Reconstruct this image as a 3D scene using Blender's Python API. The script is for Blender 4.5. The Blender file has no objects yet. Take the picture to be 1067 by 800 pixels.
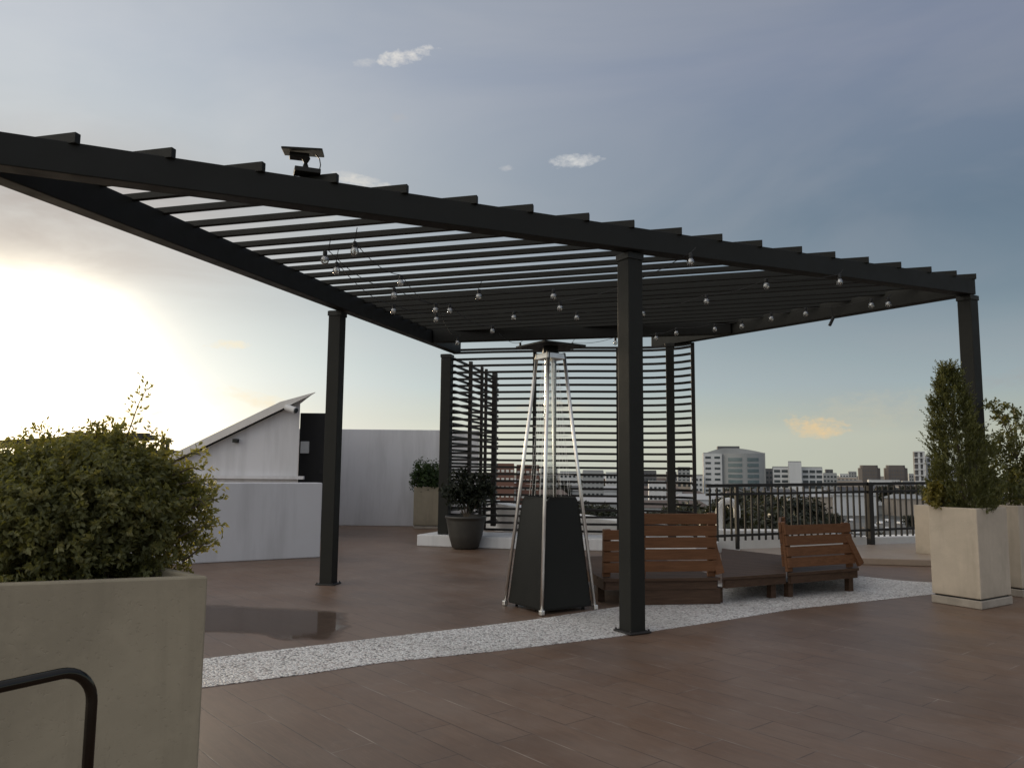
import bpy, bmesh, math, random
import numpy as np
from math import sin, cos, atan, atan2, radians as R, pi, hypot, exp, sqrt
from mathutils import Vector, Matrix
random.seed(7); rng = np.random.default_rng(11)
SC = bpy.context.scene
COL = SC.collection

# ------------------------------------------------------------------ camera
F, HOR, ROLL, CAMZ = 820.0, 90.0, 0.0096, 1.15
W0, H0 = 1067.0, 800.0
PITCH = atan(HOR / F)
cf = np.array([0, cos(PITCH), sin(PITCH)]); cr = np.array([1., 0, 0]); cd = np.array([0, sin(PITCH), -cos(PITCH)])
CR = cos(ROLL) * cr - sin(ROLL) * cd
CD = sin(ROLL) * cr + cos(ROLL) * cd
C0 = np.array([0, 0, CAMZ])
def ray(x, y): return cf + (x - 533.5) / F * CR + (y - 400) / F * CD
def flo(x, y, z=0.0):
    r = ray(x, y); return C0 + r * ((z - CAMZ) / r[2])
def dep(x, y, Y):
    r = ray(x, y); return C0 + r * (Y / r[1])
RS = 0.035
def zroof(x, y): return 2.79 + RS * (x - .87) + RS * (y - 5.75)
def roof(x, y, dz=0.0):
    r = ray(x, y)
    t = (2.79 + dz - RS * .87 - RS * 5.75 - CAMZ) / (r[2] - RS * r[0] - RS * r[1]); return C0 + r * t

cam = bpy.data.cameras.new('camera'); co = bpy.data.objects.new('camera', cam); COL.objects.link(co)
M = Matrix(((CR[0], -CD[0], -cf[0], 0), (CR[1], -CD[1], -cf[1], 0), (CR[2], -CD[2], -cf[2], CAMZ), (0, 0, 0, 1)))
co.matrix_world = M
cam.sensor_fit = 'HORIZONTAL'; cam.sensor_width = 36; cam.lens = 36 * F / W0
cam.clip_start = .05; cam.clip_end = 60000
SC.camera = co

# ------------------------------------------------------------------ materials
class NT:
    def __init__(s, t): s.t = t; s.n = t.nodes; s.l = t.links
    def add(s, typ, **kw):
        n = s.n.new(typ)
        for k, v in kw.items(): setattr(n, k, v)
        return n
    def put(s, v, sock):
        if hasattr(v, 'is_output'): s.l.new(v, sock)
        else: sock.default_value = v
    def m(s, op, a, b=0.0, c=0.0, clamp=False):
        n = s.add('ShaderNodeMath', operation=op, use_clamp=clamp)
        for i, v in enumerate((a, b, c)): s.put(v, n.inputs[i])
        return n.outputs[0]
    def vm(s, op, a, b=(0, 0, 0)):
        n = s.add('ShaderNodeVectorMath', operation=op)
        s.put(a, n.inputs[0]); s.put(b, n.inputs[1])
        return n.outputs['Value'] if op == 'DOT_PRODUCT' else n.outputs[0]
    def mix(s, f, a, b, blend='MIX'):
        n = s.add('ShaderNodeMix', data_type='RGBA', blend_type=blend)
        s.put(f, n.inputs[0]); s.put(a, n.inputs[6]); s.put(b, n.inputs[7]); return n.outputs[2]
    def ramp(s, f, pts):
        n = s.add('ShaderNodeValToRGB'); e = n.color_ramp.elements
        while len(e) < len(pts): e.new(.5)
        for q, (p, c) in zip(e, pts):
            q.position = p; q.color = (c if hasattr(c, '__len__') else (c, c, c)) [:3] + (1,) if hasattr(c, '__len__') else (c, c, c, 1)
        s.put(f, n.inputs[0]); return n.outputs[0]
    def noise(s, vec=None, scale=5, detail=4, rough=.55, dist=0.0):
        n = s.add('ShaderNodeTexNoise'); n.inputs['Scale'].default_value = scale; n.inputs['Detail'].default_value = detail
        n.inputs['Roughness'].default_value = rough; n.inputs['Distortion'].default_value = dist
        if vec is not None: s.l.new(vec, n.inputs['Vector'])
        return n.outputs['Fac']
    def mapping(s, vec, rot=(0, 0, 0), scale=(1, 1, 1), loc=(0, 0, 0)):
        n = s.add('ShaderNodeMapping'); n.inputs['Rotation'].default_value = rot; n.inputs['Scale'].default_value = scale
        n.inputs['Location'].default_value = loc
        s.l.new(vec, n.inputs['Vector']); return n.outputs[0]
    def bump(s, h, strength=.3, dist=.01):
        n = s.add('ShaderNodeBump'); n.inputs['Strength'].default_value = strength; n.inputs['Distance'].default_value = dist
        s.l.new(h, n.inputs['Height']); return n.outputs[0]

def new_mat(name):
    m = bpy.data.materials.new(name); m.use_nodes = True
    t = NT(m.node_tree); b = t.n['Principled BSDF']; return m, t, b

def mat(name, col, rough=.6, metal=0.0, var=.15, scale=6, bump=0.0, bscale=60, spec=.5, streak=None, rvar=.1):
    """plain surface: base colour broken up by two noises, slight roughness wear"""
    m, t, b = new_mat(name)
    tc = t.add('ShaderNodeTexCoord').outputs['Object']
    n1 = t.noise(tc, scale, 6, .6)
    n2 = t.noise(t.mapping(tc, scale=streak or (1, 1, 1)), scale * 3.1, 4, .6)
    f = t.m('ADD', t.m('MULTIPLY', n1, .6), t.m('MULTIPLY', n2, .4))
    f = t.m('MULTIPLY_ADD', t.m('SUBTRACT', f, .5), 2 * var * 2.2, 1.0)
    c = t.vm('MULTIPLY', (col[0], col[1], col[2]), (1, 1, 1))
    cmb = t.add('ShaderNodeCombineXYZ')
    for i in range(3): t.l.new(f, cmb.inputs[i])
    t.l.new(t.vm('MULTIPLY', c, cmb.outputs[0]), b.inputs['Base Color'])
    t.l.new(t.m('MULTIPLY_ADD', t.m('SUBTRACT', n2, .5), rvar * 3, rough, True), b.inputs['Roughness'])
    b.inputs['Metallic'].default_value = metal
    b.inputs['Specular IOR Level'].default_value = spec
    if bump: t.l.new(t.bump(t.noise(tc, bscale, 4, .6), bump, .004), b.inputs['Normal'])
    return m

MT = {}
MT['dark_metal'] = mat('dark painted steel', (.019, .019, .016), .5, 0, .18, 3, .06, 90, .25)
MT['beam'] = mat('charcoal painted beam', (.0165, .0165, .0138), .6, 0, .22, 2.5, .1, 60, .22, (1, 1, 1))
MT['base_steel'] = mat('scuffed base plate', (.02, .018, .017), .6, 0, .35, 12)
MT['slat'] = mat('screen slat paint', (.013, .011, .010), .5, 0, .2, 4, 0, 60, .3)
MT['rail'] = mat('black railing paint', (.011, .010, .009), .45, 0, .2, 4, 0, 60, .35)
MT['steel'] = mat('brushed stainless steel', (.86, .84, .80), .36, 1.0, .05, 6, 0)
MT['heater_black'] = mat('black powder coated panel', (.012, .012, .010), .45, 0, .2, 3, .04, 220, .22)
MT['concrete'] = mat('cream planter concrete', (.46, .40, .325), .8, 0, .14, 2.2, .12, 70, .3, (1, 1, .25))
MT['concrete_b'] = mat('weathered plinth concrete', (.34, .30, .25), .85, 0, .3, 4, .15, 70, .3)
MT['taupe'] = mat('taupe planter concrete', (.30, .272, .222), .8, 0, .13, 2.0, .1, 70, .3, (1, 1, .3))
def concrete(name, col, pit=.5):
    m, t, b = new_mat(name)
    pos = t.add('ShaderNodeNewGeometry').outputs['Position']
    z = t.add('ShaderNodeSeparateXYZ'); t.l.new(pos, z.inputs[0])
    big = t.noise(pos, 1.7, 6, .62, .4); drip = t.noise(t.mapping(pos, scale=(5.5, 5.5, .5)), 1.5, 5, .65, .3); mid = t.noise(pos, 9, 6, .65); por = t.noise(pos, 75, 3, .6)
    dk = lambda k: (col[0] * k, col[1] * k * .985, col[2] * k * .96, 1)
    c = t.mix(t.ramp(big, [(.34, 0.0), (.68, 1.0)]), dk(.84), dk(1.08))
    c = t.mix(t.m('MULTIPLY', t.ramp(drip, [(.5, 0.0), (.7, 1.0)]), .42), c, dk(.66))
    c = t.mix(t.m('MULTIPLY', t.ramp(mid, [(.52, 0.0), (.72, 1.0)]), .3), c, dk(1.22))
    c = t.mix(t.m('MULTIPLY', t.ramp(por, [(.63, 0.0), (.72, 1.0)]), pit), c, dk(.5))
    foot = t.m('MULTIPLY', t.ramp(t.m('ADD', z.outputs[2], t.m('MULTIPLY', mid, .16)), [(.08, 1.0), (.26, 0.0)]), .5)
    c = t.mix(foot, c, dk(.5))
    t.l.new(c, b.inputs['Base Color']); b.inputs['Roughness'].default_value = .85; b.inputs['Specular IOR Level'].default_value = .25
    h = t.m('SUBTRACT', t.m('MULTIPLY', mid, .5), t.m('MULTIPLY', t.ramp(por, [(.6, 0.0), (.72, 1.0)]), .7))
    t.l.new(t.bump(h, .3, .006), b.inputs['Normal'])
    return m
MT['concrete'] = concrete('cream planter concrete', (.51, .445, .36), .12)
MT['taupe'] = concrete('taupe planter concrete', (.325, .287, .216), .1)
MT['soil'] = mat('potting soil', (.035, .025, .018), .95, 0, .4, 20, .8, 60)
MT['pot'] = mat('dark glazed clay', (.045, .042, .036), .5, 0, .25, 8)
MT['white_metal'] = mat('white enamel', (.72, .72, .70), .4, 0, .05, 5)
MT['white_pipe'] = mat('white painted pipe', (.78, .77, .73), .45, 0, .05, 5)
MT['roof_sheet'] = mat('pale roof sheet', (.62, .60, .57), .5, 0, .1, 3, 0, 60, .4, (1, 8, 1))
MT['dark_gate'] = mat('near black cladding', (.010, .009, .008), .55, 0, .3, 3)
MT['bark'] = mat('grey brown bark', (.09, .07, .05), .9, 0, .3, 20, .5, 80)
MT['cable'] = mat('black cable rubber', (.01, .01, .01), .6)
MT['grey_plastic'] = mat('camera plastic', (.55, .55, .55), .4, 0, .05)
MT['skylit_floor'] = mat('floor tiles paled as if skylit', (.30, .235, .18), .5, 0, .16, 3, .05, 60, .5)  # terrace tile in a paler tone, brighter sky light put into its colour

def plaster(name, col, stain=.5):
    m, t, b = new_mat(name)
    g = t.add('ShaderNodeNewGeometry'); pos = g.outputs['Position']
    n1 = t.noise(pos, .8, 6, .6); n2 = t.noise(t.mapping(pos, scale=(3, 3, .35)), 1.4, 5, .65); n3 = t.noise(pos, 35, 3, .6)
    st = t.ramp(n2, [(.45, 0.0), (.72, 1.0)])
    c = t.mix(t.m('MULTIPLY', st, stain), (*col, 1), (col[0] * .62, col[1] * .62, col[2] * .62, 1))
    c = t.mix(t.m('MULTIPLY', t.ramp(n1, [(.35, 1.0), (.6, 0.0)]), .22), c, (col[0] * .8, col[1] * .78, col[2] * .74, 1))
    t.l.new(c, b.inputs['Base Color']); b.inputs['Roughness'].default_value = .85; b.inputs['Specular IOR Level'].default_value = .25
    t.l.new(t.bump(n3, .15, .004), b.inputs['Normal'])
    return m
MT['plaster'] = plaster('white weathered plaster', (.62, .62, .64))
MT['kerb'] = plaster('white kerb paint', (.66, .66, .66), .5)
MT['parapet'] = plaster('white parapet paint', (.76, .76, .75), .2)

def floor_material():
    m, t, b = new_mat('wood look terrace tiles')
    pos = t.add('ShaderNodeNewGeometry').outputs['Position']
    v = t.mapping(pos, rot=(0, 0, R(50)))
    br = t.add('ShaderNodeTexBrick', offset=.37, offset_frequency=2)
    br.inputs['Scale'].default_value = 1.0; br.inputs['Brick Width'].default_value = .9; br.inputs['Row Height'].default_value = .2
    br.inputs['Mortar Size'].default_value = .0028; br.inputs['Mortar Smooth'].default_value = .3; br.inputs['Bias'].default_value = 0
    br.inputs['Color1'].default_value = (0, 0, 0, 1); br.inputs['Color2'].default_value = (1, 1, 1, 1); br.inputs['Mortar'].default_value = (.5, .5, .5, 1)
    t.l.new(v, br.inputs['Vector'])
    grain = t.noise(t.mapping(v, scale=(1.6, 16, 1)), 2.2, 7, .62, .6)
    fine = t.noise(t.mapping(v, scale=(3, 60, 1)), 2.5, 4, .6)
    blot = t.noise(pos, .55, 5, .6)
    blot2 = t.noise(pos, 1.7, 5, .6)
    c = t.mix(br.outputs['Color'], (.15, .088, .054, 1), (.176, .109, .07, 1))
    c = t.mix(t.ramp(grain, [(.32, .0), (.72, .55)]), c, (.10, .063, .043, 1))
    c = t.mix(t.m('MULTIPLY', t.ramp(fine, [(.5, 0.0), (.8, 1.0)]), .35), c, (.34, .25, .19, 1))
    c = t.mix(t.m('MULTIPLY', t.ramp(blot2, [(.42, 0.0), (.7, 1.0)]), .4), c, (.23, .185, .155, 1))
    c = t.mix(t.m('MULTIPLY', t.ramp(blot, [(.48, 0.0), (.62, 1.0)]), .5), c, (.10, .07, .053, 1))
    spot = t.noise(pos, 6.5, 6, .7, .3)
    c = t.mix(t.m('MULTIPLY', t.ramp(spot, [(.58, 0.0), (.72, 1.0)]), .35), c, (.24, .19, .155, 1))
    gm = t.noise(pos, 2.3, 3, .6)
    gcol = t.mix(t.ramp(gm, [(.48, 0.0), (.68, 1.0)]), (.06, .042, .034, 1), (.36, .30, .25, 1))
    c = t.mix(br.outputs['Fac'], c, gcol)
    t.l.new(c, b.inputs['Base Color'])
    r = t.m('MULTIPLY_ADD', blot2, .32, .24)
    r = t.m('ADD', r, t.m('MULTIPLY', fine, .12))
    t.l.new(r, b.inputs['Roughness']); b.inputs['Specular IOR Level'].default_value = .38
    h = t.m('SUBTRACT', t.m('MULTIPLY', grain, .3), t.m('MULTIPLY', br.outputs['Fac'], 1.2))
    t.l.new(t.bump(h, .35, .003), b.inputs['Normal'])
    return m
MT['floor'] = floor_material()

def puddle_material():
    m, t, b = new_mat('wet tiles under shallow water')
    pos = t.add('ShaderNodeNewGeometry').outputs['Position']
    c = t.mix(t.noise(pos, 2.5, 4), (.075, .052, .039, 1), (.115, .08, .06, 1))
    t.l.new(c, b.inputs['Base Color']); b.inputs['IOR'].default_value = 1.18
    wet = t.add('ShaderNodeAttribute', attribute_name='wet').outputs['Fac']
    n = t.m('MULTIPLY_ADD', t.m('SUBTRACT', t.noise(pos, 3.5, 6, .65), .5), 1.1, wet)
    t.l.new(t.ramp(n, [(.25, .45), (.5, .05)]), b.inputs['Roughness'])
    tr = t.add('ShaderNodeBsdfTransparent'); mx = t.add('ShaderNodeMixShader')
    t.l.new(t.ramp(n, [(.14, 0.0), (.5, .5), (.8, .7)]), mx.inputs[0])
    t.l.new(tr.outputs[0], mx.inputs[1]); t.l.new(b.outputs[0], mx.inputs[2]); t.l.new(mx.outputs[0], t.n['Material Output'].inputs[0])
    return m
MT['puddle'] = puddle_material()

def pebble_material():
    m, t, b = new_mat('white pebble wash')
    pos = t.add('ShaderNodeNewGeometry').outputs['Position']
    vo = t.add('ShaderNodeTexVoronoi', feature='F1'); vo.inputs['Scale'].default_value = 72; t.l.new(pos, vo.inputs['Vector'])
    hs = t.add('ShaderNodeSeparateColor'); t.l.new(vo.outputs['Color'], hs.inputs[0])
    stone = t.ramp(hs.outputs[0], [(0.0, (.14, .13, .12)), (.1, (.22, .21, .20)), (.16, (.50, .43, .41)), (.55, (.68, .67, .645)), (1.0, (.80, .79, .76))])
    gap = t.ramp(vo.outputs['Distance'], [(.55, 0.0), (.9, 1.0)])
    c = t.mix(gap, stone, (.28, .27, .255, 1))
    clump = t.ramp(t.noise(pos, 5.5, 4, .6), [(.5, 0.0), (.66, 1.0)]); dotn = t.ramp(t.noise(pos, 42, 2, .5), [(.56, 0.0), (.62, 1.0)])
    c = t.mix(t.m('MULTIPLY', t.m('MULTIPLY', clump, dotn), .75), c, (.13, .12, .115, 1))
    c = t.mix(t.m('MULTIPLY', t.ramp(t.noise(pos, .9, 5, .6), [(.45, 0.0), (.7, 1.0)]), .45), c, (.30, .28, .25, 1))
    t.l.new(c, b.inputs['Base Color']); b.inputs['Roughness'].default_value = .55
    h = t.m('SUBTRACT', 1.0, vo.outputs['Distance'])
    t.l.new(t.bump(h, .8, .008), b.inputs['Normal'])
    return m
MT['pebble'] = pebble_material()

def wood_material(name, c1, c2):
    m, t, b = new_mat(name)
    tc = t.add('ShaderNodeTexCoord').outputs['Object']
    v = t.mapping(tc, rot=(0, 0, R(-27)), scale=(1.2, 9, 22))
    n = t.noise(v, 2.6, 6, .6, .5); n2 = t.noise(tc, 2.2, 3)
    c = t.mix(t.ramp(n, [(.3, 0.0), (.72, 1.0)]), (*c1, 1), (*c2, 1))
    c = t.mix(t.m('MULTIPLY', n2, .35), c, (c1[0] * .6, c1[1] * .6, c1[2] * .6, 1))
    t.l.new(c, b.inputs['Base Color']); b.inputs['Roughness'].default_value = .62; b.inputs['Specular IOR Level'].default_value = .18
    t.l.new(t.bump(n, .2, .003), b.inputs['Normal'])
    return m
MT['wood'] = wood_material('oiled hardwood', (.115, .052, .024), (.19, .088, .043))
MT['wood_dark'] = wood_material('aged deck boards', (.052, .030, .019), (.095, .056, .036))

def leaf_material(name, a, bcol, c3, trans=.45):
    m, t, b = new_mat(name)
    at = t.add('ShaderNodeAttribute', attribute_name='tone').outputs['Fac']
    c = t.ramp(at, [(0.0, a), (.6, bcol), (1.0, c3)])
    t.l.new(c, b.inputs['Base Color']); b.inputs['Roughness'].default_value = .5; b.inputs['Specular IOR Level'].default_value = .35
    tr = t.add('ShaderNodeBsdfTranslucent')
    t.l.new(t.mix(1.0, c, (1.5, 1.35, .55, 1), 'MULTIPLY'), tr.inputs[0])
    mx = t.add('ShaderNodeMixShader'); mx.inputs[0].default_value = trans
    t.l.new(b.outputs[0], mx.inputs[1]); t.l.new(tr.outputs[0], mx.inputs[2])
    t.l.new(mx.outputs[0], t.n['Material Output'].inputs[0])
    return m
MT['leaf_bush'] = leaf_material('small glossy bush leaves', (.135, .142, .06), (.195, .20, .085), (.27, .252, .115), .52)
MT['leaf_cyp'] = leaf_material('conifer sprays', (.075, .082, .032), (.125, .135, .05), (.2, .195, .08), .4)
MT['leaf_yellow'] = leaf_material('yellow green leaves', (.09, .09, .02), (.18, .16, .04), (.28, .24, .06), .45)
MT['leaf_dark'] = leaf_material('dark pot leaves', (.012, .017, .009), (.02, .026, .013), (.032, .04, .02), .2)
MT['leaf_green'] = leaf_material('clipped shrub leaves', (.026, .05, .018), (.045, .08, .026), (.07, .11, .035), .35)
MT['leaf_far'] = leaf_material('far tree leaves', (.024, .027, .019), (.036, .040, .027), (.055, .06, .038), .2)

def glass_material(name, tint=(.9, .93, .93), alpha=.2, rough=.03):
    m, t, b = new_mat(name)
    tr = t.add('ShaderNodeBsdfTransparent'); tr.inputs[0].default_value = (*tint, 1)
    gl = t.add('ShaderNodeBsdfGlossy'); gl.inputs['Roughness'].default_value = rough; gl.inputs[0].default_value = (.9, .9, .9, 1)
    fr = t.add('ShaderNodeFresnel'); fr.inputs[0].default_value = 1.5
    mx = t.add('ShaderNodeMixShader'); t.l.new(t.m('ADD', fr.outputs[0], alpha, 0, True), mx.inputs[0])
    t.l.new(tr.outputs[0], mx.inputs[1]); t.l.new(gl.outputs[0], mx.inputs[2])
    t.l.new(mx.outputs[0], t.n['Material Output'].inputs[0]); return m
MT['glass'] = glass_material('heater glass tube', (.86, .88, .86), .12)
MT['bulb_glass'] = glass_material('bulb glass', (.85, .87, .85), .22)
MT['solar'] = mat('solar cell', (.03, .035, .05), .12, 0, .1)

def city_mat(name, col, win=None, fl=3.2, bay=3.0, duty=.5):
    m, t, b = new_mat(name)
    pos = t.add('ShaderNodeNewGeometry').outputs['Position']
    n = t.noise(t.mapping(pos, scale=(1, 1, .2)), .12, 4, .6)
    c = t.mix(t.ramp(n, [(.35, 0.0), (.7, .5)]), (*col, 1), (col[0] * .7, col[1] * .7, col[2] * .7, 1))
    t.l.new(c, b.inputs['Base Color']); b.inputs['Roughness'].default_value = .8; return m
MT['c_white'] = city_mat('white tower render', (.56, .57, .57)); MT['c_grey'] = city_mat('grey tower render', (.30, .31, .31))
MT['c_brown'] = city_mat('brown tower render', (.12, .105, .095)); MT['c_red'] = city_mat('red brown brick', (.17, .085, .06))
MT['c_dark'] = city_mat('dark grey render', (.10, .10, .105)); MT['c_tan'] = city_mat('tan render', (.36, .31, .26))
MT['c_roof'] = city_mat('pale metal roofing', (.42, .42, .42)); MT['c_roofd'] = city_mat('dull brown roofing', (.13, .10, .085))
MT['c_win'] = mat('dark window glass', (.035, .045, .05), .2, 0, .1, .1)
MT['c_glass'] = mat('blue green curtain wall', (.10, .14, .15), .15, 0, .2, .2)
MT['c_lit'] = mat('pale balcony front', (.62, .60, .55), .7, 0, .1, .3)
MT['terrain'] = mat('city ground', (.075, .075, .065), .95, 0, .5, .02, 0)
MT['car_white'] = mat('pale car paint', (.62, .62, .62), .3, 0, .04); MT['car_dark'] = mat('dark car paint', (.05, .05, .055), .3, 0, .04)
MT['asphalt'] = mat('car park asphalt', (.12, .12, .115), .9, 0, .2, .1)

# ------------------------------------------------------------------ mesh helpers
def tag(o, label=None, cat=None, group=None, kind=None):
    if label: o['label'] = label
    if cat: o['category'] = cat
    if group: o['group'] = group
    if kind: o['kind'] = kind
    return o

ORG = {}
def empty(name, loc, label, cat, group=None):
    o = bpy.data.objects.new(name, None); COL.objects.link(o); o.location = loc
    o.empty_display_size = .1
    ORG[o.name] = np.array(loc, float)
    return tag(o, label, cat, group)

class MB:
    def __init__(s): s.v = []; s.f = []
    def add(s, vs, fs):
        k = len(s.v); s.v += [tuple(map(float, p)) for p in vs]; s.f += [tuple(i + k for i in f) for f in fs]; return s
    def hexa(s, b4, t4):
        return s.add(list(b4) + list(t4), [(3, 2, 1, 0), (4, 5, 6, 7), (0, 1, 5, 4), (1, 2, 6, 5), (2, 3, 7, 6), (3, 0, 4, 7)])
    def box(s, c, size, yaw=0.0):
        hx, hy, hz = [q / 2 for q in size]; cs, sn = cos(yaw), sin(yaw)
        P = lambda x, y, z: (c[0] + x * cs - y * sn, c[1] + x * sn + y * cs, c[2] + z)
        q = [(-hx, -hy), (hx, -hy), (hx, hy), (-hx, hy)]
        return s.hexa([P(x, y, -hz) for x, y in q], [P(x, y, hz) for x, y in q])
    def bar(s, a, b, w, h, up=(0, 0, 1)):
        """bar from a to b (axis through the middle), w wide, h high"""
        a, b = Vector(a), Vector(b); d = (b - a).normalized(); u = Vector(up)
        x = d.cross(u)
        if x.length < 1e-4: x = d.cross(Vector((0, 1, 0)))
        x.normalize(); z = x.cross(d).normalized()
        q = [(-w / 2, -h / 2), (w / 2, -h / 2), (w / 2, h / 2), (-w / 2, h / 2)]
        A = [a + x * i + z * j for i, j in q]; B = [b + x * i + z * j for i, j in q]
        return s.add(A + B, [(0, 1, 2, 3), (7, 6, 5, 4), (4, 5, 1, 0), (5, 6, 2, 1), (6, 7, 3, 2), (7, 4, 0, 3)])
    def beam(s, a, b, w, h, za, zb):
        """beam with bottom z za -> zb, vertical ends"""
        d = np.array([b[0] - a[0], b[1] - a[1]]); d /= np.hypot(*d); n = np.array([-d[1], d[0]]) * w / 2
        p = [(a[0] - n[0], a[1] - n[1]), (b[0] - n[0], b[1] - n[1]), (b[0] + n[0], b[1] + n[1]), (a[0] + n[0], a[1] + n[1])]
        z = [za, zb, zb, za]
        if (d[0] * n[1] - d[1] * n[0]) < 0: p = p[::-1]; z = z[::-1]
        return s.hexa([(x, y, q) for (x, y), q in zip(p, z)], [(x, y, q + h) for (x, y), q in zip(p, z)])
    def prism(s, poly, z0, z1):
        n = len(poly); A = sum(poly[i][0] * poly[(i + 1) % n][1] - poly[(i + 1) % n][0] * poly[i][1] for i in range(n))
        if A < 0: poly = poly[::-1]
        g = lambda z, p: z(p) if callable(z) else z
        vs = [(x, y, g(z0, (x, y))) for x, y in poly] + [(x, y, g(z1, (x, y))) for x, y in poly]
        return s.add(vs, [tuple(range(n))[::-1], tuple(range(n, 2 * n))] + [(i, (i + 1) % n, n + (i + 1) % n, n + i) for i in range(n)])
    def tube(s, pts, r, seg=10, cap=True):
        pts = [Vector(p) for p in pts]; n = len(pts); rr = r if hasattr(r, '__len__') else [r] * n
        rings = []; prev = None
        for i, p in enumerate(pts):
            d = (pts[min(i + 1, n - 1)] - pts[max(i - 1, 0)]).normalized()
            if prev is None:
                x = d.orthogonal().normalized()
            else:
                x = (prev - d * prev.dot(d)).normalized()
            prev = x; y = d.cross(x)
            rings.append([p + (x * cos(2 * pi * k / seg) + y * sin(2 * pi * k / seg)) * rr[i] for k in range(seg)])
        vs = [q for g in rings for q in g]
        fs = [(i * seg + k, i * seg + (k + 1) % seg, (i + 1) * seg + (k + 1) % seg, (i + 1) * seg + k) for i in range(n - 1) for k in range(seg)]
        if cap: fs += [tuple(range(seg))[::-1], tuple((n - 1) * seg + k for k in range(seg))]
        return s.add(vs, fs)
    def lathe(s, c, prof, seg=24, open_top=False):
        vs = [(c[0] + r * cos(2 * pi * k / seg), c[1] + r * sin(2 * pi * k / seg), c[2] + z) for r, z in prof for k in range(seg)]
        n = len(prof)
        fs = [(i * seg + k, i * seg + (k + 1) % seg, (i + 1) * seg + (k + 1) % seg, (i + 1) * seg + k) for i in range(n - 1) for k in range(seg)]
        fs += [tuple(range(seg))[::-1], tuple((n - 1) * seg + k for k in range(seg))]
        return s.add(vs, fs)
    def build(s, name, m, parent=None, org=None, bevel=0.0, smooth=False, seg=2):
        root = parent
        while root is not None and root.parent is not None: root = root.parent
        if parent is not None:
            o0 = ORG[root.name]
        else:
            v = np.array(s.v); o0 = np.array(org if org is not None else [v[:, 0].mean(), v[:, 1].mean(), v[:, 2].min()], float)
        me = bpy.data.meshes.new(name)
        me.from_pydata([tuple(np.array(p) - o0) for p in s.v], [], s.f); me.validate(); me.update()
        ob = bpy.data.objects.new(name, me); COL.objects.link(ob)
        me.materials.append(m)
        if parent is not None: ob.parent = parent
        else: ob.location = o0; ORG[ob.name] = o0
        if smooth:
            for p in me.polygons: p.use_smooth = True
        if bevel:
            b = ob.modifiers.new('edge', 'BEVEL'); b.width = bevel; b.segments = seg; b.limit_method = 'ANGLE'; b.angle_limit = R(35)
            b.harden_normals = False
        return ob

def leaf_object(name, pos, dirs, nrm, ln, wd, tone, m, parent=None, org=None, fold=.25):
    """thousands of small folded leaves as one mesh"""
    pos = np.asarray(pos); n = len(pos)
    d = dirs / np.linalg.norm(dirs, axis=1, keepdims=True)
    x = np.cross(d, nrm); x /= np.maximum(np.linalg.norm(x, axis=1, keepdims=True), 1e-6)
    nn = np.cross(x, d)
    ln = np.broadcast_to(ln, (n,))[:, None]; wd = np.broadcast_to(wd, (n,))[:, None]
    a = pos; tip = pos + d * ln - nn * ln * .12
    mid = pos + d * ln * .48
    l = mid - x * wd * .5 + nn * wd * fold; r = mid + x * wd * .5 + nn * wd * fold
    root = parent
    while root is not None and root.parent is not None: root = root.parent
    o0 = ORG[root.name] if parent is not None else np.array(org, float)
    V = np.stack([a, l, tip, r], 1).reshape(-1, 3) - o0
    k = np.arange(n) * 4
    T = np.stack([k, k + 3, k + 2, k, k + 2, k + 1], 1).reshape(-1, 3)
    me = bpy.data.meshes.new(name); me.vertices.add(len(V)); me.vertices.foreach_set('co', V.astype(np.float32).ravel())
    me.loops.add(T.size); me.loops.foreach_set('vertex_index', T.astype(np.int32).ravel())
    me.polygons.add(len(T)); me.polygons.foreach_set('loop_start', np.arange(0, T.size, 3, dtype=np.int32))
    me.update(calc_edges=True)
    at = me.attributes.new('tone', 'FLOAT', 'POINT'); at.data.foreach_set('value', np.repeat(np.broadcast_to(tone, (n,)), 4).astype(np.float32))
    me.materials.append(m); me.validate()
    ob = bpy.data.objects.new(name, me); COL.objects.link(ob)
    if parent is not None: ob.parent = parent
    else: ob.location = o0; ORG[ob.name] = o0
    return ob

def unit(n):
    v = rng.normal(size=(n, 3)); return v / np.linalg.norm(v, axis=1, keepdims=True)

def sprig_leaves(bases, dirs, length, nleaf, leaf_len, spread=.9, jitter=.5):
    """leaf positions along little twigs starting at bases and growing along dirs"""
    n = len(bases)
    t = np.linspace(.1, 1, nleaf)[None, :, None]
    L = np.broadcast_to(length, (n,))[:, None, None]
    p = bases[:, None, :] + dirs[:, None, :] * t * L + rng.normal(size=(n, nleaf, 3)) * leaf_len * .18
    side = unit(n * nleaf).reshape(n, nleaf, 3)
    side -= (side * dirs[:, None, :]).sum(-1, keepdims=True) * dirs[:, None, :]
    side /= np.linalg.norm(side, axis=-1, keepdims=True)
    ld = dirs[:, None, :] * jitter + side * spread
    nm = dirs[:, None, :] + rng.normal(size=(n, nleaf, 3)) * .5
    return p.reshape(-1, 3), ld.reshape(-1, 3), nm.reshape(-1, 3)

# ------------------------------------------------------------------ setting: ground, floor
MB().add([(9000 * cos(a), 9000 * sin(a), -22.0) for a in np.linspace(0, 2 * pi, 65)[:-1]], [tuple(range(64))]).build('city_ground', MT['terrain'], org=(0, 0, -22))['kind'] = 'structure'
fl = [(-16, -9), (16, -9), (16, 15.2), (9.2, 13.75), (3.19, 11.32), (2.0, 13.6), (-.4, 15.6), (-2, 18), (-16, 18)]
o = MB().prism(fl, -.3, 0).build('terrace_floor', MT['floor'], org=(0, 0, 0)); o['kind'] = 'structure'
sl = [(x * .995, y * .995) for x, y in fl]
o = MB().prism(sl, -22, -.302).build('building_base', MT['c_white'], org=(0, 0, -22)); tag(o, 'pale building carrying the roof terrace', 'building')

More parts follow.
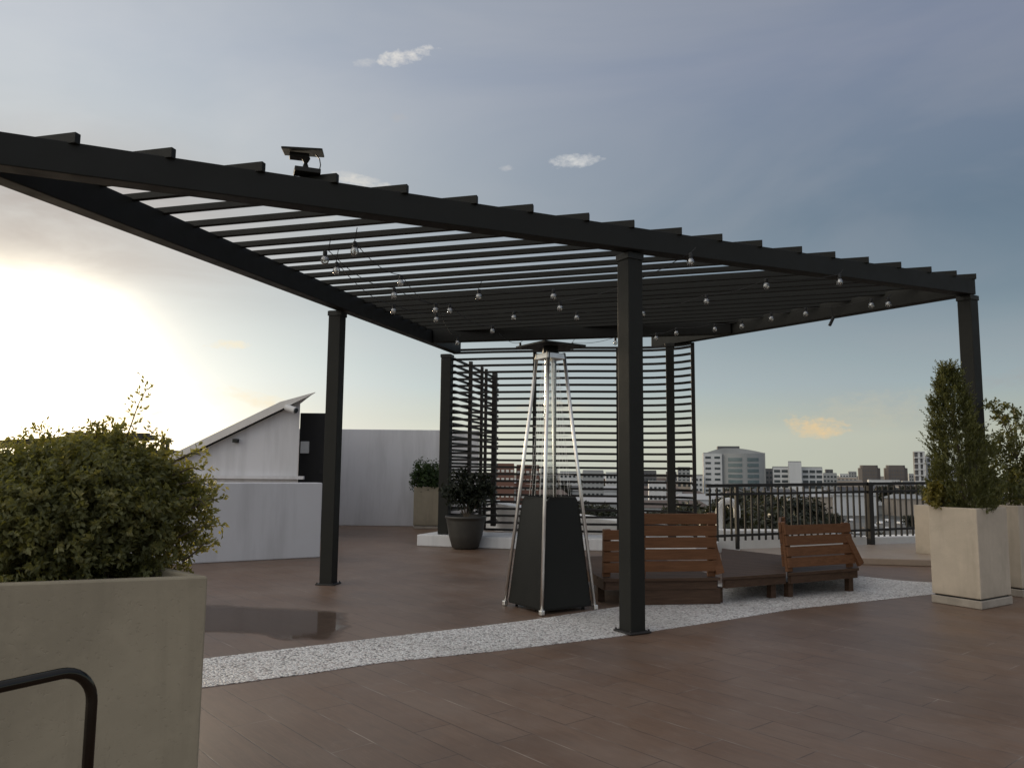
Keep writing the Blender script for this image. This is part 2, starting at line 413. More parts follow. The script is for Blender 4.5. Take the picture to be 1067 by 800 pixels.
low = [flo(*p)[:2] for p in ((-250, 772), (-60, 750), (213, 716), (320, 702), (400, 690), (520, 678), (640, 663.5), (760, 645.5), (827, 634.5), (940, 622.5), (985, 618))]
up = [flo(*p)[:2] for p in ((1030, 606.5), (973, 607), (940, 605), (898, 600.5))] + [(2.6, 8.9), (1.3, 7.2)] + [flo(*p)[:2] for p in ((560, 645), (480, 655), (400, 664), (300, 676), (215, 686), (-60, 713), (-250, 730))]
MB().prism([tuple(p) for p in low + up], 0.0005, .004).build('pebble_strip', MT['pebble'])['kind'] = 'structure'
pu = [flo(*p)[:2] for p in ((150, 627), (217, 629), (262, 631), (330, 634), (358, 637), (366, 644), (367, 650), (364, 658), (354, 666), (343, 669), (322, 667), (305, 669), (288, 667), (275, 662), (245, 660), (217, 659), (150, 656))]
pu2 = []
for i in range(len(pu)):
    a, b, c, d = pu[i - 1], pu[i], pu[(i + 1) % len(pu)], pu[(i + 2) % len(pu)]
    for t in (0, .25, .5, .75):
        pu2.append(tuple(.5 * (2 * b + (c - a) * t + (2 * a - 5 * b + 4 * c - d) * t * t + (3 * b - a - 3 * c + d) * t ** 3)))
pcx = np.mean(np.array(pu2), 0); nP_ = len(pu2)
rings = []
for k_ in (1.03, .86, .68, .42): rings.append([(pcx[0] + (x - pcx[0]) * k_, pcx[1] + (y - pcx[1]) * k_, .0025) for x, y in pu2])
pm = MB().add(rings[0] + rings[1] + rings[2] + rings[3], [(j * nP_ + i, j * nP_ + (i + 1) % nP_, (j + 1) * nP_ + (i + 1) % nP_, (j + 1) * nP_ + i)[::1] for j in range(3) for i in range(nP_)] + [tuple(3 * nP_ + i for i in range(nP_))]).build('puddle', MT['puddle'])
pm['kind'] = 'structure'
at_ = pm.data.attributes.new('wet', 'FLOAT', 'POINT'); at_.data.foreach_set('value', [0.0] * nP_ + [.4] * nP_ + [.8] * nP_ + [1.0] * nP_)
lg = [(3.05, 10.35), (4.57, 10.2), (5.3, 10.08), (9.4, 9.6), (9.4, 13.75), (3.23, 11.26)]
MB().prism(lg, .001, .085).build('skylit_floor_step', MT['skylit_floor'], bevel=.01)['kind'] = 'structure'  # brighter lit floor by the railing, shaped as a low paler step

# ------------------------------------------------------------------ pergola
pg = empty('pergola', (.87, 5.75, 0), 'charcoal steel pergola with sloping slatted roof standing over the terrace', 'pergola')
BW, BH = .12, .155
def zr(p): return zroof(p[0], p[1])
uF = np.array([cos(R(30.6)), sin(R(30.6))]); nF = np.array([uF[1], -uF[0]])
uL = np.array([cos(R(77.9)), sin(R(77.9))]); nL = np.array([-uL[1], uL[0]])
pF = np.array([.87, 5.745])
pL = np.array([-2.26, 6.02]) - nL * .065
def isect(p, u, q, v):
    A = np.array([u, -v]).T; s = np.linalg.solve(A, q - p); return p + u * s[0]
cornL = isect(pF, uF, pL, uL)
cornR = np.array(isect(pF, uF, np.array([4.74, 8.06]), np.array([cos(R(120.5)), sin(R(120.5))])))
uR = np.array([2.38, 11.75]) - cornR; uR /= np.hypot(*uR)
endL = pL + uL * 6.35
endR = cornR + uR * 4.75
def beam(name, a, b, w=BW, h=BH, dz=0.0, m='beam', bev=.006):
    mb = MB().beam(a, b, w, h, zr(a) + dz, zr(b) + dz)
    return mb.build(name, MT[m], pg, bevel=bev)
beam('front_beam', cornL - uF * .1, cornR + uF * .02, h=.168)
beam('side_beam', cornL + uL * .07, endL, h=.187)
beam('side_beam', cornR + uR * .065, endR, h=.187)
bA = isect(pL, uL, np.array([-.79, 10.80]), np.array([1., -.03])); bB = isect(cornR, uR, np.array([-.79, 10.80]), np.array([1., -.03]))
beam('back_beam', bA + np.array([.07, 0]), bB - np.array([.07, 0]), dz=.003, h=.18)
# rafters, 4 cm thick boards on edge, notched over the beams
uT = np.array([cos(R(168.2)), sin(R(168.2))])
teeth = [(80, 136), (178, 152), (270, 167), (348, 179), (422.5, 190.4), (488, 202.5), (548, 211.5), (603, 221), (655, 228), (702, 236), (746, 242.5), (788, 249), (828.5, 255.6), (864, 261), (899, 266.5), (930, 272), (961, 277), (989.5, 281), (1013, 284)]
st = [roof(*t, .23)[:2] for t in teeth]
sp = (st[-1] - st[0]) / 18
st = [st[0] - sp] + st
st = [isect(p, uT, pF + nF * .075, uF) for p in st]
dperp = abs(np.cross(uT, sp))
k = 1
while True:                                     # the same spacing goes on along the right beam
    p = cornR + uR * (k * dperp / abs(np.cross(uT, uR))) - uT * .06
    if p[1] > bB[1] - .1: break
    st.append(p); k += 1
for kr, p in enumerate(st):
    dzr = .171 if kr < 14 else (.166 if kr < 16 else .15)
    q = isect(p, uT, pL, uL) + uT * .05
    if np.dot(q - p, uT) < .15: continue
    Lr = np.hypot(*(q - p)); nr = np.array([-uT[1], uT[0]]) * .019
    prof_ = [(0, .157), (min(.45, Lr * .3), .157), (min(.55, Lr * .4), dzr), (Lr, dzr), (Lr, .214), (0, .214)]
    A_ = [(*(p + uT * u_ - nr), zr(p + uT * u_) + z_) for u_, z_ in prof_]; B_ = [(*(p + uT * u_ + nr), zr(p + uT * u_) + z_) for u_, z_ in prof_]
    MB().add(A_ + B_, [(0, 1, 2, 3, 4, 5), (11, 10, 9, 8, 7, 6)] + [(i, 6 + i, 6 + (i + 1) % 6, (i + 1) % 6) for i in range(6)]).build('rafter', MT['beam'], pg, bevel=.003)
def post(x, y, yaw, z0, z1, s=.135, plate=True):
    o = MB().box((x, y, (z0 + z1) / 2), (s, s, z1 - z0), yaw).build('post', MT['beam'], pg, bevel=.006)
    MB().box((x, y, z1 - .03), (s + .016, s + .016, .05), yaw).build('cap_collar', MT['dark_metal'], o, bevel=.003)
    if plate:
        MB().box((x, y, z0 + .007), (s + .06, s + .06, .012), yaw).build('base_plate', MT['base_steel'], o, bevel=.003)
        for i_ in (-1, 1):
            for j_ in (-1, 1):
                bx, by = i_ * (s / 2 + .016), j_ * (s / 2 + .016)
                MB().tube([(x + bx * cos(yaw) - by * sin(yaw), y + bx * sin(yaw) + by * cos(yaw), z0 + .012), (x + bx * cos(yaw) - by * sin(yaw), y + bx * sin(yaw) + by * cos(yaw), z0 + .026)], .007, 6).build('bolt', MT['base_steel'], o)
    return o
pp = flo(659.5, 659.5)
post(pp[0], pp[1] + .03, R(30.6), .004, zroof(.87, 5.77) - .002)
lp = flo(342, 608.5)
post(lp[0], lp[1], R(-12), 0, zroof(lp[0], lp[1]) - .002)
post(cornR[0] + uR[0] * .02, cornR[1] + uR[1] * .02, R(30.6), 0, zroof(*cornR) - .002, .14)
bp = np.array([-1.02, 12.25])
post(bp[0], bp[1], R(-12), .17, zroof(*bp) - .002, .16, False)
rp = np.array([2.33, 11.52])
post(rp[0], rp[1], R(-12), 0, zroof(*rp) - .002, .12, False)

# ------------------------------------------------------------------ slatted screen
sc = empty('slatted_screen', (-.9, 12.3, .17), 'dark horizontal slat privacy screen on white kerb behind patio heater', 'screen')
path = [(-.93, 12.33), (-.3, 12.17), (.4, 12.04), (1.0, 11.96), (1.5, 11.93), (1.9, 11.90), (2.15, 11.84), (2.36, 11.74), (2.52, 11.60), (2.63, 11.44)]
zs = [3.03, 2.985] + [2.985 - .105 * i for i in range(1, 27)]
for z in zs:
    m_ = MB()
    for a, b in zip(path, path[1:]): m_.beam(a, b, .03, .034, z - .017, z - .017)
    m_.build('slat', MT['slat'], sc)
for (x, y), w in (((.35, 12.09), .05), ((1.62, 11.965), .05), ((2.645, 11.425), .055)):
    MB().box((x, y, 1.6), (w, w, 2.88), R(-14)).build('stile', MT['slat'], sc, bevel=.004)
s2 = empty('slatted_screen', (-.9, 12.5, .0), 'side wing of the slat screen running back towards the city behind the dark pot', 'screen')
A2, B2 = np.array([-.93, 12.5]), np.array([-.27, 15.3])
for i in range(27):
    z = 2.9 - .104 * i
    MB().beam(A2, B2, .03, .036, z, z).build('slat', MT['slat'], s2)
for t, w in ((.27, .06), (.52, .05), (.62, .05), (.84, .09)):
    p = A2 + (B2 - A2) * t + np.array([.05, -.012]); MB().box((p[0], p[1], 1.55), (w, w, 2.86), R(77)).build('stile', MT['slat'], s2, bevel=.004)
kb = [(-1.42, 12.12), (-1.12, 12.94), (-.2, 12.72), (1.9, 12.3), (3.05, 11.95), (2.95, 11.3), (2.6, 11.2), (1.5, 11.62), (.05, 11.74)]
tag(MB().prism(kb, 0.001, .17).build('white_kerb', MT['kerb'], bevel=.012), 'low white kerb carrying the dark slat screen', 'kerb')

# ------------------------------------------------------------------ walls on the left
lw0, lw1 = flo(333.5, 580.5)[:2], flo(205, 587)[:2]
d = (lw1 - lw0) / np.hypot(*(lw1 - lw0)); nb = np.array([d[1], -d[0]]);
if nb[1] < 0: nb = -nb
lwE = lw0 + d * 5.2
tag(MB().prism([tuple(lw0), tuple(lwE), tuple(lwE + nb * .22), tuple(lw0 + nb * .22)], .001, .965).build('low_wall', MT['plaster'], bevel=.012), 'low white stained wall running behind the big bush, in front of the sloped roof hut', 'wall')
hut = empty('stair_hut', (-4.2, 12.5, 0), 'white rendered hut with a pale roof slab sloping down to the left', 'hut')
P = lambda x, y, Y=12.5: tuple(dep(x, y, Y))
g1, g0 = dep(313, 417, 12.5), dep(193, 475, 12.5)
sl_ = (g1[2] - g0[2]) / (g1[0] - g0[0])
xL = g0[0] - .9
pr = [(g1[0], 0.001), (g1[0], g1[2] - .03), (xL, g1[2] - .03 + sl_ * (xL - g1[0])), (xL, .001)]
m_ = MB(); n4 = len(pr)
BX = g1[0] - 1.15
m_.add([(x, 12.5, z) for x, z in pr] + [(min(x, BX), 15.8, z) for x, z in pr], [(0, 1, 2, 3), (7, 6, 5, 4)] + [(i, i + 4, (i + 1) % 4 + 4, (i + 1) % 4) for i in range(4)])
m_.build('wall', MT['plaster'], hut)
m_ = MB(); th = .10
xa, xb = xL - .2, g1[0] + .27
za, zb_ = [g1[2] - .027 + sl_ * (x - g1[0]) for x in (xa, xb)]
xm = g1[0] - .28; zm = za + (zb_ - za) * (xm - xa) / (xb - xa)
fp_ = [(xa, za), (xb, zb_), (xb, zb_ + .012), (xm, zm + th + .03), (xa, za + th + .03)]
bx_ = lambda x: x if x < BX - .3 else BX - .3 + (x - BX + .3) * .12
m_.add([(x, 12.36, z) for x, z in fp_] + [(bx_(x), 16.1, z) for x, z in fp_], [(0, 1, 2, 3, 4), (9, 8, 7, 6, 5)] + [(i, i + 5, (i + 1) % 5 + 5, (i + 1) % 5) for i in range(5)])
m_.build('roof', MT['roof_sheet'], hut, bevel=.006)
MB().box((-4.35, 12.44, g1[2] - .16 + sl_ * (-4.35 - g1[0])), (.07, .1, .06)).build('bracket', MT['dark_metal'], hut)
MB().box((g0[0] + .8, 12.46, 1.005), (2.2, .07, .05)).build('ledge', MT['plaster'], hut)
cm = empty('security_camera', tuple(dep(299, 423, 12.48)), 'small white bullet security camera under the roof slab of the hut', 'camera')
c = dep(304.5, 425.5, 12.34)
body = MB().tube([c + np.array([-.10, .03, .02]), c + np.array([.07, -.05, -.035])], .052, 14).build('camera_body', MT['grey_plastic'], cm, bevel=.004)
MB().tube([c + np.array([.07, -.05, -.035]), c + np.array([.082, -.056, -.039])], .04, 14).build('lens', MT['c_win'], body)
MB().tube([c + np.array([-.13, .16, .03]), c + np.array([-.12, .06, .03]), c + np.array([-.05, .0, .02])], .028, 10).build('mount', MT['grey_plastic'], cm)
g = dep(313.5, 430, 13.4); h_ = dep(345, 500, 13.4)
gt = empty('cladding_panel', (g[0] + .3, 13.4, 0), 'tall near black cladding panel between the hut and the far white wall', 'panel')
MB().box((g[0] + .28, 13.45, (g[2]) / 2), (.58, .08, g[2] - .004)).build('panel_sheet', MT['dark_gate'], gt, bevel=.005)
q = dep(317.5, 466, 13.38); MB().box((q[0], 13.385, q[2]), (.14, .05, .2)).build('notice_box', MT['white_metal'], gt, bevel=.006)
q = dep(337, 491, 13.38); MB().box((q[0] - .02, 13.395, q[2]), (.12, .03, .08)).build('latch_plate', MT['base_steel'], gt)
ww = dep(357, 447, 16.3)
xw0 = dep(338, 447, 16.3)[0] - .9; xw1 = dep(499, 448, 16.3)[0]
tag(MB().box(((xw0 + xw1) / 2, 16.4, ww[2] / 2), (xw1 - xw0, .2, ww[2])).build('far_wall', MT['plaster'], bevel=.01), 'tall plain white wall at the far end of the terrace', 'wall')

# far canopy at the left
cn = empty('far_canopy', (-8, 14, 0), 'dark flat canopy frame far off behind the big bush', 'canopy')
a, b = dep(-40, 465, 14), dep(152, 455, 14)
MB().bar(a, b, .9, .09).build('roof_frame', MT['dark_metal'], cn)
MB().bar(b + np.array([-1.4, 0, 0.0]), b + np.array([.05, 0, 0]), .1, .13).build('end_beam', MT['dark_metal'], cn)
for px in (20, 150):
    t_ = dep(px, 462, 14); MB().bar((t_[0], 14, .0), (t_[0], 14, t_[2] - .08), .1, .1).build('post', MT['dark_metal'], cn)
q0, q1 = dep(153, 469, 13.9), dep(186, 470, 13.9)
fb = empty('dark_fence', (-6.2, 13.9, 0), 'short dark fence with two stub posts beside the hut roof', 'fence')
MB().box(((q0[0] + q1[0]) / 2, 13.9, q0[2] / 2), (q1[0] - q0[0], .06, q0[2])).build('board_panel', MT['dark_gate'], fb)
for px in (169.5, 174.5):
    t_ = dep(px, 456, 13.88); MB().box((t_[0], 13.9, t_[2] / 2), (.045, .07, t_[2])).build('post', MT['dark_metal'], fb)

# ------------------------------------------------------------------ heater
hc = np.array([.335, 6.82]); hyaw = R(33)
ht = empty('patio_heater', (*hc, 0), 'pyramid patio heater with black lower panels, steel legs and glass tube', 'heater')
def hcorner(k, s): a = hyaw + pi / 4 + k * pi / 2; return hc + np.array([cos(a), sin(a)]) * s * sqrt(2) / 2
HB, HT_, ZT = .545, .165, 2.17
def hs(z): return HB + (HT_ - HB) * z / ZT
for k in range(4):
    a, b = hcorner(k, HB), hcorner(k, HT_)
    lg_ = MB().tube([(*a, .005), (*(a + (b - a) * .5), ZT * .5), (*b, ZT)], .0145, 14).build('leg', MT['steel'], ht, smooth=True)
    MB().box((*(hc + (a - hc) * 1.0), .024), (.038, .038, .04), hyaw).build('foot', MT['steel'], lg_, bevel=.006)
zp0, zp1 = .045, .93
for k in range(4):
    a0, b0 = hcorner(k, hs(zp0) - .026), hcorner(k + 1, hs(zp0) - .026); a1, b1 = hcorner(k, hs(zp1) - .026), hcorner(k + 1, hs(zp1) - .026)
    cc = np.array([*hc, 0.])
    fi, gi = .028, .03
    e0 = (b0 - a0) / np.hypot(*(b0 - a0))
    A = [np.array([*(a0 + e0 * .014), zp0]), np.array([*(b0 - e0 * .014), zp0]), np.array([*(b1 - e0 * .012), zp1 - .04]), np.array([*(b1 - e0 * .05), zp1]), np.array([*(a1 + e0 * .05), zp1]), np.array([*(a1 + e0 * .012), zp1 - .04])]
    nin = cc[:2] - (a0 + b0) / 2; nin = nin / np.hypot(*nin) * .012
    B = [p + np.array([*nin, 0]) for p in A]
    MB().add(A + B, [(0, 1, 2, 3, 4, 5), (11, 10, 9, 8, 7, 6)] + [(i, 6 + i, 6 + (i + 1) % 6, (i + 1) % 6) for i in range(6)]).build('side_panel', MT['heater_black'], ht)
s_ = hs(.9) / 2 - .03
MB().hexa([(*hcorner(k, 2 * s_), .86) for k in range(4)], [(*hcorner(k, 2 * s_), .90) for k in range(4)]).build('burner_deck', MT['steel'], ht)
MB().hexa([(*hcorner(k, .50), .03) for k in range(4)], [(*hcorner(k, .50), .075) for k in range(4)]).build('base_tray', MT['heater_black'], ht)
for k in range(4):
    w_ = hcorner(k, .4); MB().tube([(w_[0] - .012, w_[1], .024), (w_[0] + .012, w_[1], .024)], .023, 12).build('caster', MT['cable'], ht)
m_ = MB()
rt = .052
m_.tube([(*hc, .9), (*hc, 2.13)], rt, 28, False); m_.build('glass_tube', MT['glass'], ht, smooth=True)
m_ = MB().hexa([(*hcorner(k, .20), 2.115) for k in range(4)], [(*hcorner(k, .19), 2.165) for k in range(4)]); m_.build('top_collar', MT['steel'], ht, bevel=.004)
MB().tube([(*hc, 2.16), (*hc, 2.235)], [.075, .065], 20).build('burner_head', MT['heater_black'], ht)
# flat pyramid reflector
zr0 = 2.225; e = .60
vs = [(*hcorner(k, .44), zr0) for k in range(4)] + [(*hcorner(k, .44), zr0 + .014) for k in range(4)] + [(*hc, zr0 + .052), (*hc, zr0 + .036)]
MB().add(vs, [(4, 5, 8), (5, 6, 8), (6, 7, 8), (7, 4, 8), (1, 0, 9), (2, 1, 9), (3, 2, 9), (0, 3, 9)] + [(k, (k + 1) % 4, 4 + (k + 1) % 4, 4 + k) for k in range(4)]).build('reflector', MT['heater_black'], ht)
# wire guards
for k in range(4):
    m_ = MB()
    for i in range(1, 15):
        z = .95 + i * .083
        if z > 2.1: break
        s = hs(z) - .06; m_.tube([(*hcorner(k, s), z), (*hcorner(k + 1, s), z)], 0.0009, 5)
    for f_ in (.25, .5, .75):
        m_.tube([(*(hcorner(k, hs(.94) - .06) * (1 - f_) + hcorner(k + 1, hs(.94) - .06) * f_), .94), (*(hcorner(k, hs(2.08) - .06) * (1 - f_) + hcorner(k + 1, hs(2.08) - .06) * f_), 2.08)], .0009, 5)
    m_.build('wire_guard', MT['steel'], ht)

# ------------------------------------------------------------------ timber day beds
def daybed(label, poly, edge, backs, legs, z=.235, skirt=False):
    """poly: deck outline; backs: list of (a, b, height, lean vector, slats)"""
    pc = np.mean(np.array(poly), 0)
    root = empty('timber_daybed', (pc[0], pc[1], 0), label, 'daybed', 'timber daybeds under the pergola')
    n = np.array(edge[1]) - np.array(edge[0]); L = np.hypot(*n); u = n / L; v = np.array([-u[1], u[0]])
    # deck boards: strips parallel to the front edge, clipped to the outline
    bm = MB()
    def clip(pl, nx, c, keep):
        out = []
        for i in range(len(pl)):
            p, q = pl[i], pl[(i + 1) % len(pl)]; dp, dq = (np.dot(p, nx) - c) * keep, (np.dot(q, nx) - c) * keep
            if dp >= 0: out.append(p)
            if dp * dq < 0: out.append(p + (q - p) * dp / (dp - dq))
        return out
    pl0 = [np.array(p, float) for p in poly]; s0 = min(np.dot(p, v) for p in pl0); s1 = max(np.dot(p, v) for p in pl0)
    s = s0
    while s < s1 - .01:
        q = clip(clip(pl0, v, s, 1), v, min(s + .092, s1), -1)
        if len(q) >= 3: bm.prism([tuple(p) for p in q], z - .024, z)
        s += .1
    bm.build('deck_boards', MT['wood_dark'], root)
    # rim board
    rim = MB()
    for i in range(len(poly)):
        a, b = np.array(poly[i]), np.array(poly[(i + 1) % len(poly)]); cdir = (pc - (a + b) / 2); cdir = cdir / np.hypot(*cdir) * .03
        a2, b2 = a + (pc - a) / np.hypot(*(pc - a)) * .045, b + (pc - b) / np.hypot(*(pc - b)) * .045
        rim.beam(a2, b2, .03, .07, z - .098, z - .098)
    rim.build('frame_rim', MT['wood_dark'], root)
    if skirt:
        a, b = np.array(edge[0]) + v * .05, np.array(edge[1]) + v * .05
        MB().beam(a + u * .36, b, .03, z - .1, .006, .006).build('skirt_board', MT['wood_dark'], root)
    for x, y in legs: MB().box((x, y, (z - .1) / 2 + .002), (.06, .06, z - .1), atan2(u[1], u[0])).build('leg', MT['wood_dark'], root, bevel=.004)
    for a, b, hh, lean, ns, props in backs:
        a, b = np.array(a, float), np.array(b, float); bu = (b - a) / np.hypot(*(b - a)); ln = np.array(lean)
        top = np.array([ln[0], ln[1], hh])
        A3, B3 = np.array([*a, z + .004]), np.array([*b, z + .004])
        br = MB()
        f3 = np.array([bu[1], -bu[0], 0]) * .018
        w_ = .92 * hh / ns * .89
        tt = .08 + .92 * (ns - .5) / ns
        bo = MB().bar(A3 + top * tt + f3 * 1.75, B3 + top * tt + f3 * 1.75, .022, w_, tuple(top)).build('backrest', MT['wood'], root, bevel=.003)
        for P0 in (A3 + np.array([*bu * .035, 0]), B3 - np.array([*bu * .035, 0])): MB().bar(P0, P0 + top, .07, .032, (-bu[1], bu[0], 0)).build('stile', MT['wood'], bo, bevel=.004)
        for i in range(ns - 1):
            t0 = .08 + .92 * (i + .5) / ns
            w_ = .92 * hh / ns * .89
            MB().bar(A3 + top * t0 - np.array([*bu * .0, 0]) + f3 * 1.75, B3 + top * t0 + f3 * 1.75, .022, w_, tuple(top)).build('slat', MT['wood'], bo, bevel=.003)
        for P0, off in props:
            p = np.array(P0); MB().bar((p[0], p[1], z + .03), (p[0] + off[0], p[1] + off[1], z + hh * .72), .035, .075, (bu[0], bu[1], .0)).build('prop', MT['wood'], bo, bevel=.004)
    return root
e1 = [flo(x, y, .235)[:2] for x, y in ((615, 604.5), (752, 601.5), (820, 597), (895, 591.5))]
e1[0] = np.array([.80, 6.88])
u12 = (e1[1] - e1[0]) / np.hypot(*(e1[1] - e1[0])); v12 = np.array([-u12[1], u12[0]])
def along(i, j, t): return e1[i] + (e1[j] - e1[i]) * t
bk0 = flo(752, 571, .235)[:2]; bk1 = flo(817, 578, .235)[:2]
bkr = flo(884, 576, .235)[:2]
m0 = along(0, 1, .54)
daybed('wide timber daybed with two slatted backrests just behind the patio heater',
       [tuple(e1[0]), tuple(e1[1] - u12 * .012), tuple(e1[1] - u12 * .012 + v12 * 1.9), tuple(e1[0] + v12 * 1.7)], (e1[0], e1[1]),
       [(along(0, 1, .02) + v12 * .12, along(0, 1, .29) + v12 * .12, .41, (.0, -.05), 4, []),
        (along(0, 1, .30) + v12 * .06, along(0, 1, .965) + v12 * .06, .555, (.0, -.04), 5, [(tuple(along(0, 1, .995) + v12 * .02), tuple(-u12 * .08 + v12 * .05))])],
       [tuple(along(0, 1, .05) + v12 * .3), tuple(along(0, 1, .97) + v12 * .3), tuple(along(0, 1, .05) + v12 * 1.5), tuple(along(0, 1, .95) + v12 * 1.6)], skirt=True)
u23 = (e1[2] - e1[1]) / np.hypot(*(e1[2] - e1[1])); v23 = np.array([-u23[1], u23[0]])
daybed('low timber daybed with no backrest between two that have one',
       [tuple(e1[1] + u23 * .012), tuple(e1[2] - u23 * .012), tuple(bk1 - u23 * .02), tuple(bk0)], (e1[1], e1[2]), [],
       [tuple(e1[1] + u23 * .06 + v23 * .12), tuple(e1[2] - u23 * .08 + v23 * .12), tuple(bk0 + (.08, -.12)), tuple(bk1 + (-.08, -.1))])
u34 = (e1[3] - e1[2]) / np.hypot(*(e1[3] - e1[2])); v34 = np.array([-u34[1], u34[0]])
daybed('timber daybed with a tall slatted backrest beside the pebble strip end',
       [tuple(e1[2] + u34 * .012), tuple(e1[3]), tuple(bkr), tuple(bk1 + u34 * .02)], (e1[2], e1[3]),
       [(along(2, 3, .05) + v34 * .05, along(2, 3, .965) + v34 * .05, .43, (-.02, .05), 4, [(tuple(along(2, 3, 1.03) + v34 * .0), tuple(-u34 * .12 + v34 * .06))]),
        (along(2, 3, .0) + np.array([.36, 1.02]), along(2, 3, .0) + np.array([.04, .10]), .455, (-.03, .0), 4, [])],
       [tuple(e1[2] + u34 * .12 + v34 * .1), tuple(e1[3] - u34 * .03 + v34 * .1), tuple(bk1 + (.1, -.1)), tuple(bkr + (-.1, -.1))])

# ------------------------------------------------------------------ railing, parapet, gooseneck
rl = empty('black_railing', (3.19, 11.26, 0), 'long black picket railing along the edge of the terrace', 'railing')
r0, r1 = np.array([2.72, 11.06]), np.array([9.6, 13.78]); ru = (r1 - r0) / np.hypot(*(r1 - r0)); RL = np.hypot(*(r1 - r0))
def rz(s): return .985 + .012 * s
def rpt(s): return r0 + ru * s
for zo, hh in ((0.0, .045), (-.125, .035), (-.70, .035)):
    MB().beam(rpt(0), rpt(RL), .035, hh, rz(0) + zo - hh, rz(RL) + zo - hh).build('rail', MT['rail'], rl)
s = .06
while s < RL:
    p = rpt(s); MB().box((p[0], p[1], (rz(s) - .05 + .2) / 2), (.024, .02, rz(s) - .05 - .2), atan2(ru[1], ru[0])).build('picket', MT['rail'], rl); s += .118
for s_, w in ((.51, .045), (2.97, .085), (5.4, .085)):
    p = rpt(s_); MB().box((p[0], p[1], rz(s_) / 2 + .04), (w, w, rz(s_) - .08), atan2(ru[1], ru[0])).build('post', MT['rail'], rl, bevel=.004)
pw = [(-.35, 15.6, .55), (.3, 14.7, .48), (1.0, 13.9, .42), (1.8, 13.0, .36), (2.5, 12.15, .33), (3.2, 11.85, .31), (4.0, 12.05, .30), (4.7, 12.25, .27), (5.3, 12.5, .2), (5.6, 12.62, .17), (7.5, 13.35, .17), (9.6, 14.2, .17)]
m_ = MB()
P_ = []
for i, (x, y, z) in enumerate(pw):
    a = np.array(pw[max(i - 1, 0)][:2]); b = np.array(pw[min(i + 1, len(pw) - 1)][:2]); d_ = (b - a) / np.hypot(*(b - a)); n_ = np.array([-d_[1], d_[0]]) * .15
    P_ += [(x - n_[0], y - n_[1], -.25), (x - n_[0], y - n_[1], z), (x + n_[0], y + n_[1], z), (x + n_[0], y + n_[1], -.25)]
nP = len(pw)
m_.add(P_, [(4 * i + k, 4 * i + 4 + k, 4 * i + 4 + (k + 1) % 4, 4 * i + (k + 1) % 4)[::-1] for i in range(nP - 1) for k in range(4)] + [(0, 1, 2, 3), (4 * nP - 1, 4 * nP - 2, 4 * nP - 3, 4 * nP - 4)])
tag(m_.build('parapet_wall', MT['parapet'], bevel=.02), 'low curved white parapet wall just outside the black railing', 'wall')
g0_ = dep(749.5, 556, 12.05); g1_ = dep(749.5, 530.5, 12.05); pts = [g0_ + np.array([0, 0, -.15]), g0_, g1_]
q2 = dep(768, 535, 12.05); rr_ = (q2[0] - g1_[0]) / 2; cx_ = g1_ + np.array([rr_, 0, 0])
pts += [cx_ + np.array([-rr_ * cos(a), 0, rr_ * .95 * sin(a)]) for a in np.linspace(.2, pi, 9)] + [np.array([q2[0], 12.05, q2[2] - .06])]
tag(MB().tube(pts, .052, 14).build('vent_pipe', MT['white_pipe'], smooth=True), 'white gooseneck vent pipe standing behind the black railing', 'pipe')

# ------------------------------------------------------------------ planters
def planter_open(name, poly, h, th, m, label, group=None, plinth=0.0, soil_dz=.06):
    pc = np.mean(np.array(poly), 0); root = empty(name, (pc[0], pc[1], 0), label, 'planter', group)
    n = len(poly); A = sum(poly[i][0] * poly[(i + 1) % n][1] - poly[(i + 1) % n][0] * poly[i][1] for i in range(n))
    if A < 0: poly = poly[::-1]
    def inset(d_):
        out = []
        for i in range(n):
            p0, p, p2 = [np.array(poly[j % n], float) for j in (i - 1, i, i + 1)]
            d1 = (p - p0) / np.hypot(*(p - p0)); d2 = (p2 - p) / np.hypot(*(p2 - p)); n1 = np.array([-d1[1], d1[0]]); n2 = np.array([-d2[1], d2[0]])
            out.append(isect(p + n1 * d_, d1, p + n2 * d_, d2))
        return out
    z0 = plinth + (.014 if plinth else .002)
    I = inset(th); zb = h - .3
    vs = [(x, y, z0) for x, y in poly] + [(x, y, h) for x, y in poly] + [(x, y, h) for x, y in I] + [(x, y, zb) for x, y in I]
    fs = [tuple(range(n))[::-1], tuple(range(3 * n, 4 * n))] + [(i, (i + 1) % n, n + (i + 1) % n, n + i) for i in range(n)] + [(n + i, n + (i + 1) % n, 2 * n + (i + 1) % n, 2 * n + i) for i in range(n)] + [(2 * n + i, 2 * n + (i + 1) % n, 3 * n + (i + 1) % n, 3 * n + i) for i in range(n)]
    MB().add(vs, fs).build('box_shell', MT[m], root, bevel=.007)
    if plinth:
        MB().prism([tuple(p) for p in inset(-.006)], .002, plinth).build('plinth', MT['concrete_b'], root, bevel=.006)
        MB().prism([tuple(p) for p in inset(.02)], plinth - .002, z0 + .002).build('shadow_gap', MT['cable'], root)
    MB().prism([tuple(p) for p in inset(th - .004)], h - soil_dz - .1, h - soil_dz).build('soil', MT['soil'], root)
    return root
c0 = np.array([-.98, 2.61])
uB = np.array([-.932, -.362]); vB = np.array([-.73, .68])
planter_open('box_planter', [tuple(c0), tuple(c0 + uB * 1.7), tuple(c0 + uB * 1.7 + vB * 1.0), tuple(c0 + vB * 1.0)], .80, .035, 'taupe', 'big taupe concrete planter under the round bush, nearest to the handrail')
p1 = np.array([4.05, 6.92]); ua = np.array([-.50, .866]); va = np.array([.82, .572])
planter_open('box_planter', [tuple(p1), tuple(p1 + ua * .44), tuple(p1 + ua * .44 + va * .57), tuple(p1 + va * .57)], .86, .03, 'concrete', 'tall cream planter on a plinth that holds the cone shaped conifer', 'cream planters by the right post', .07)
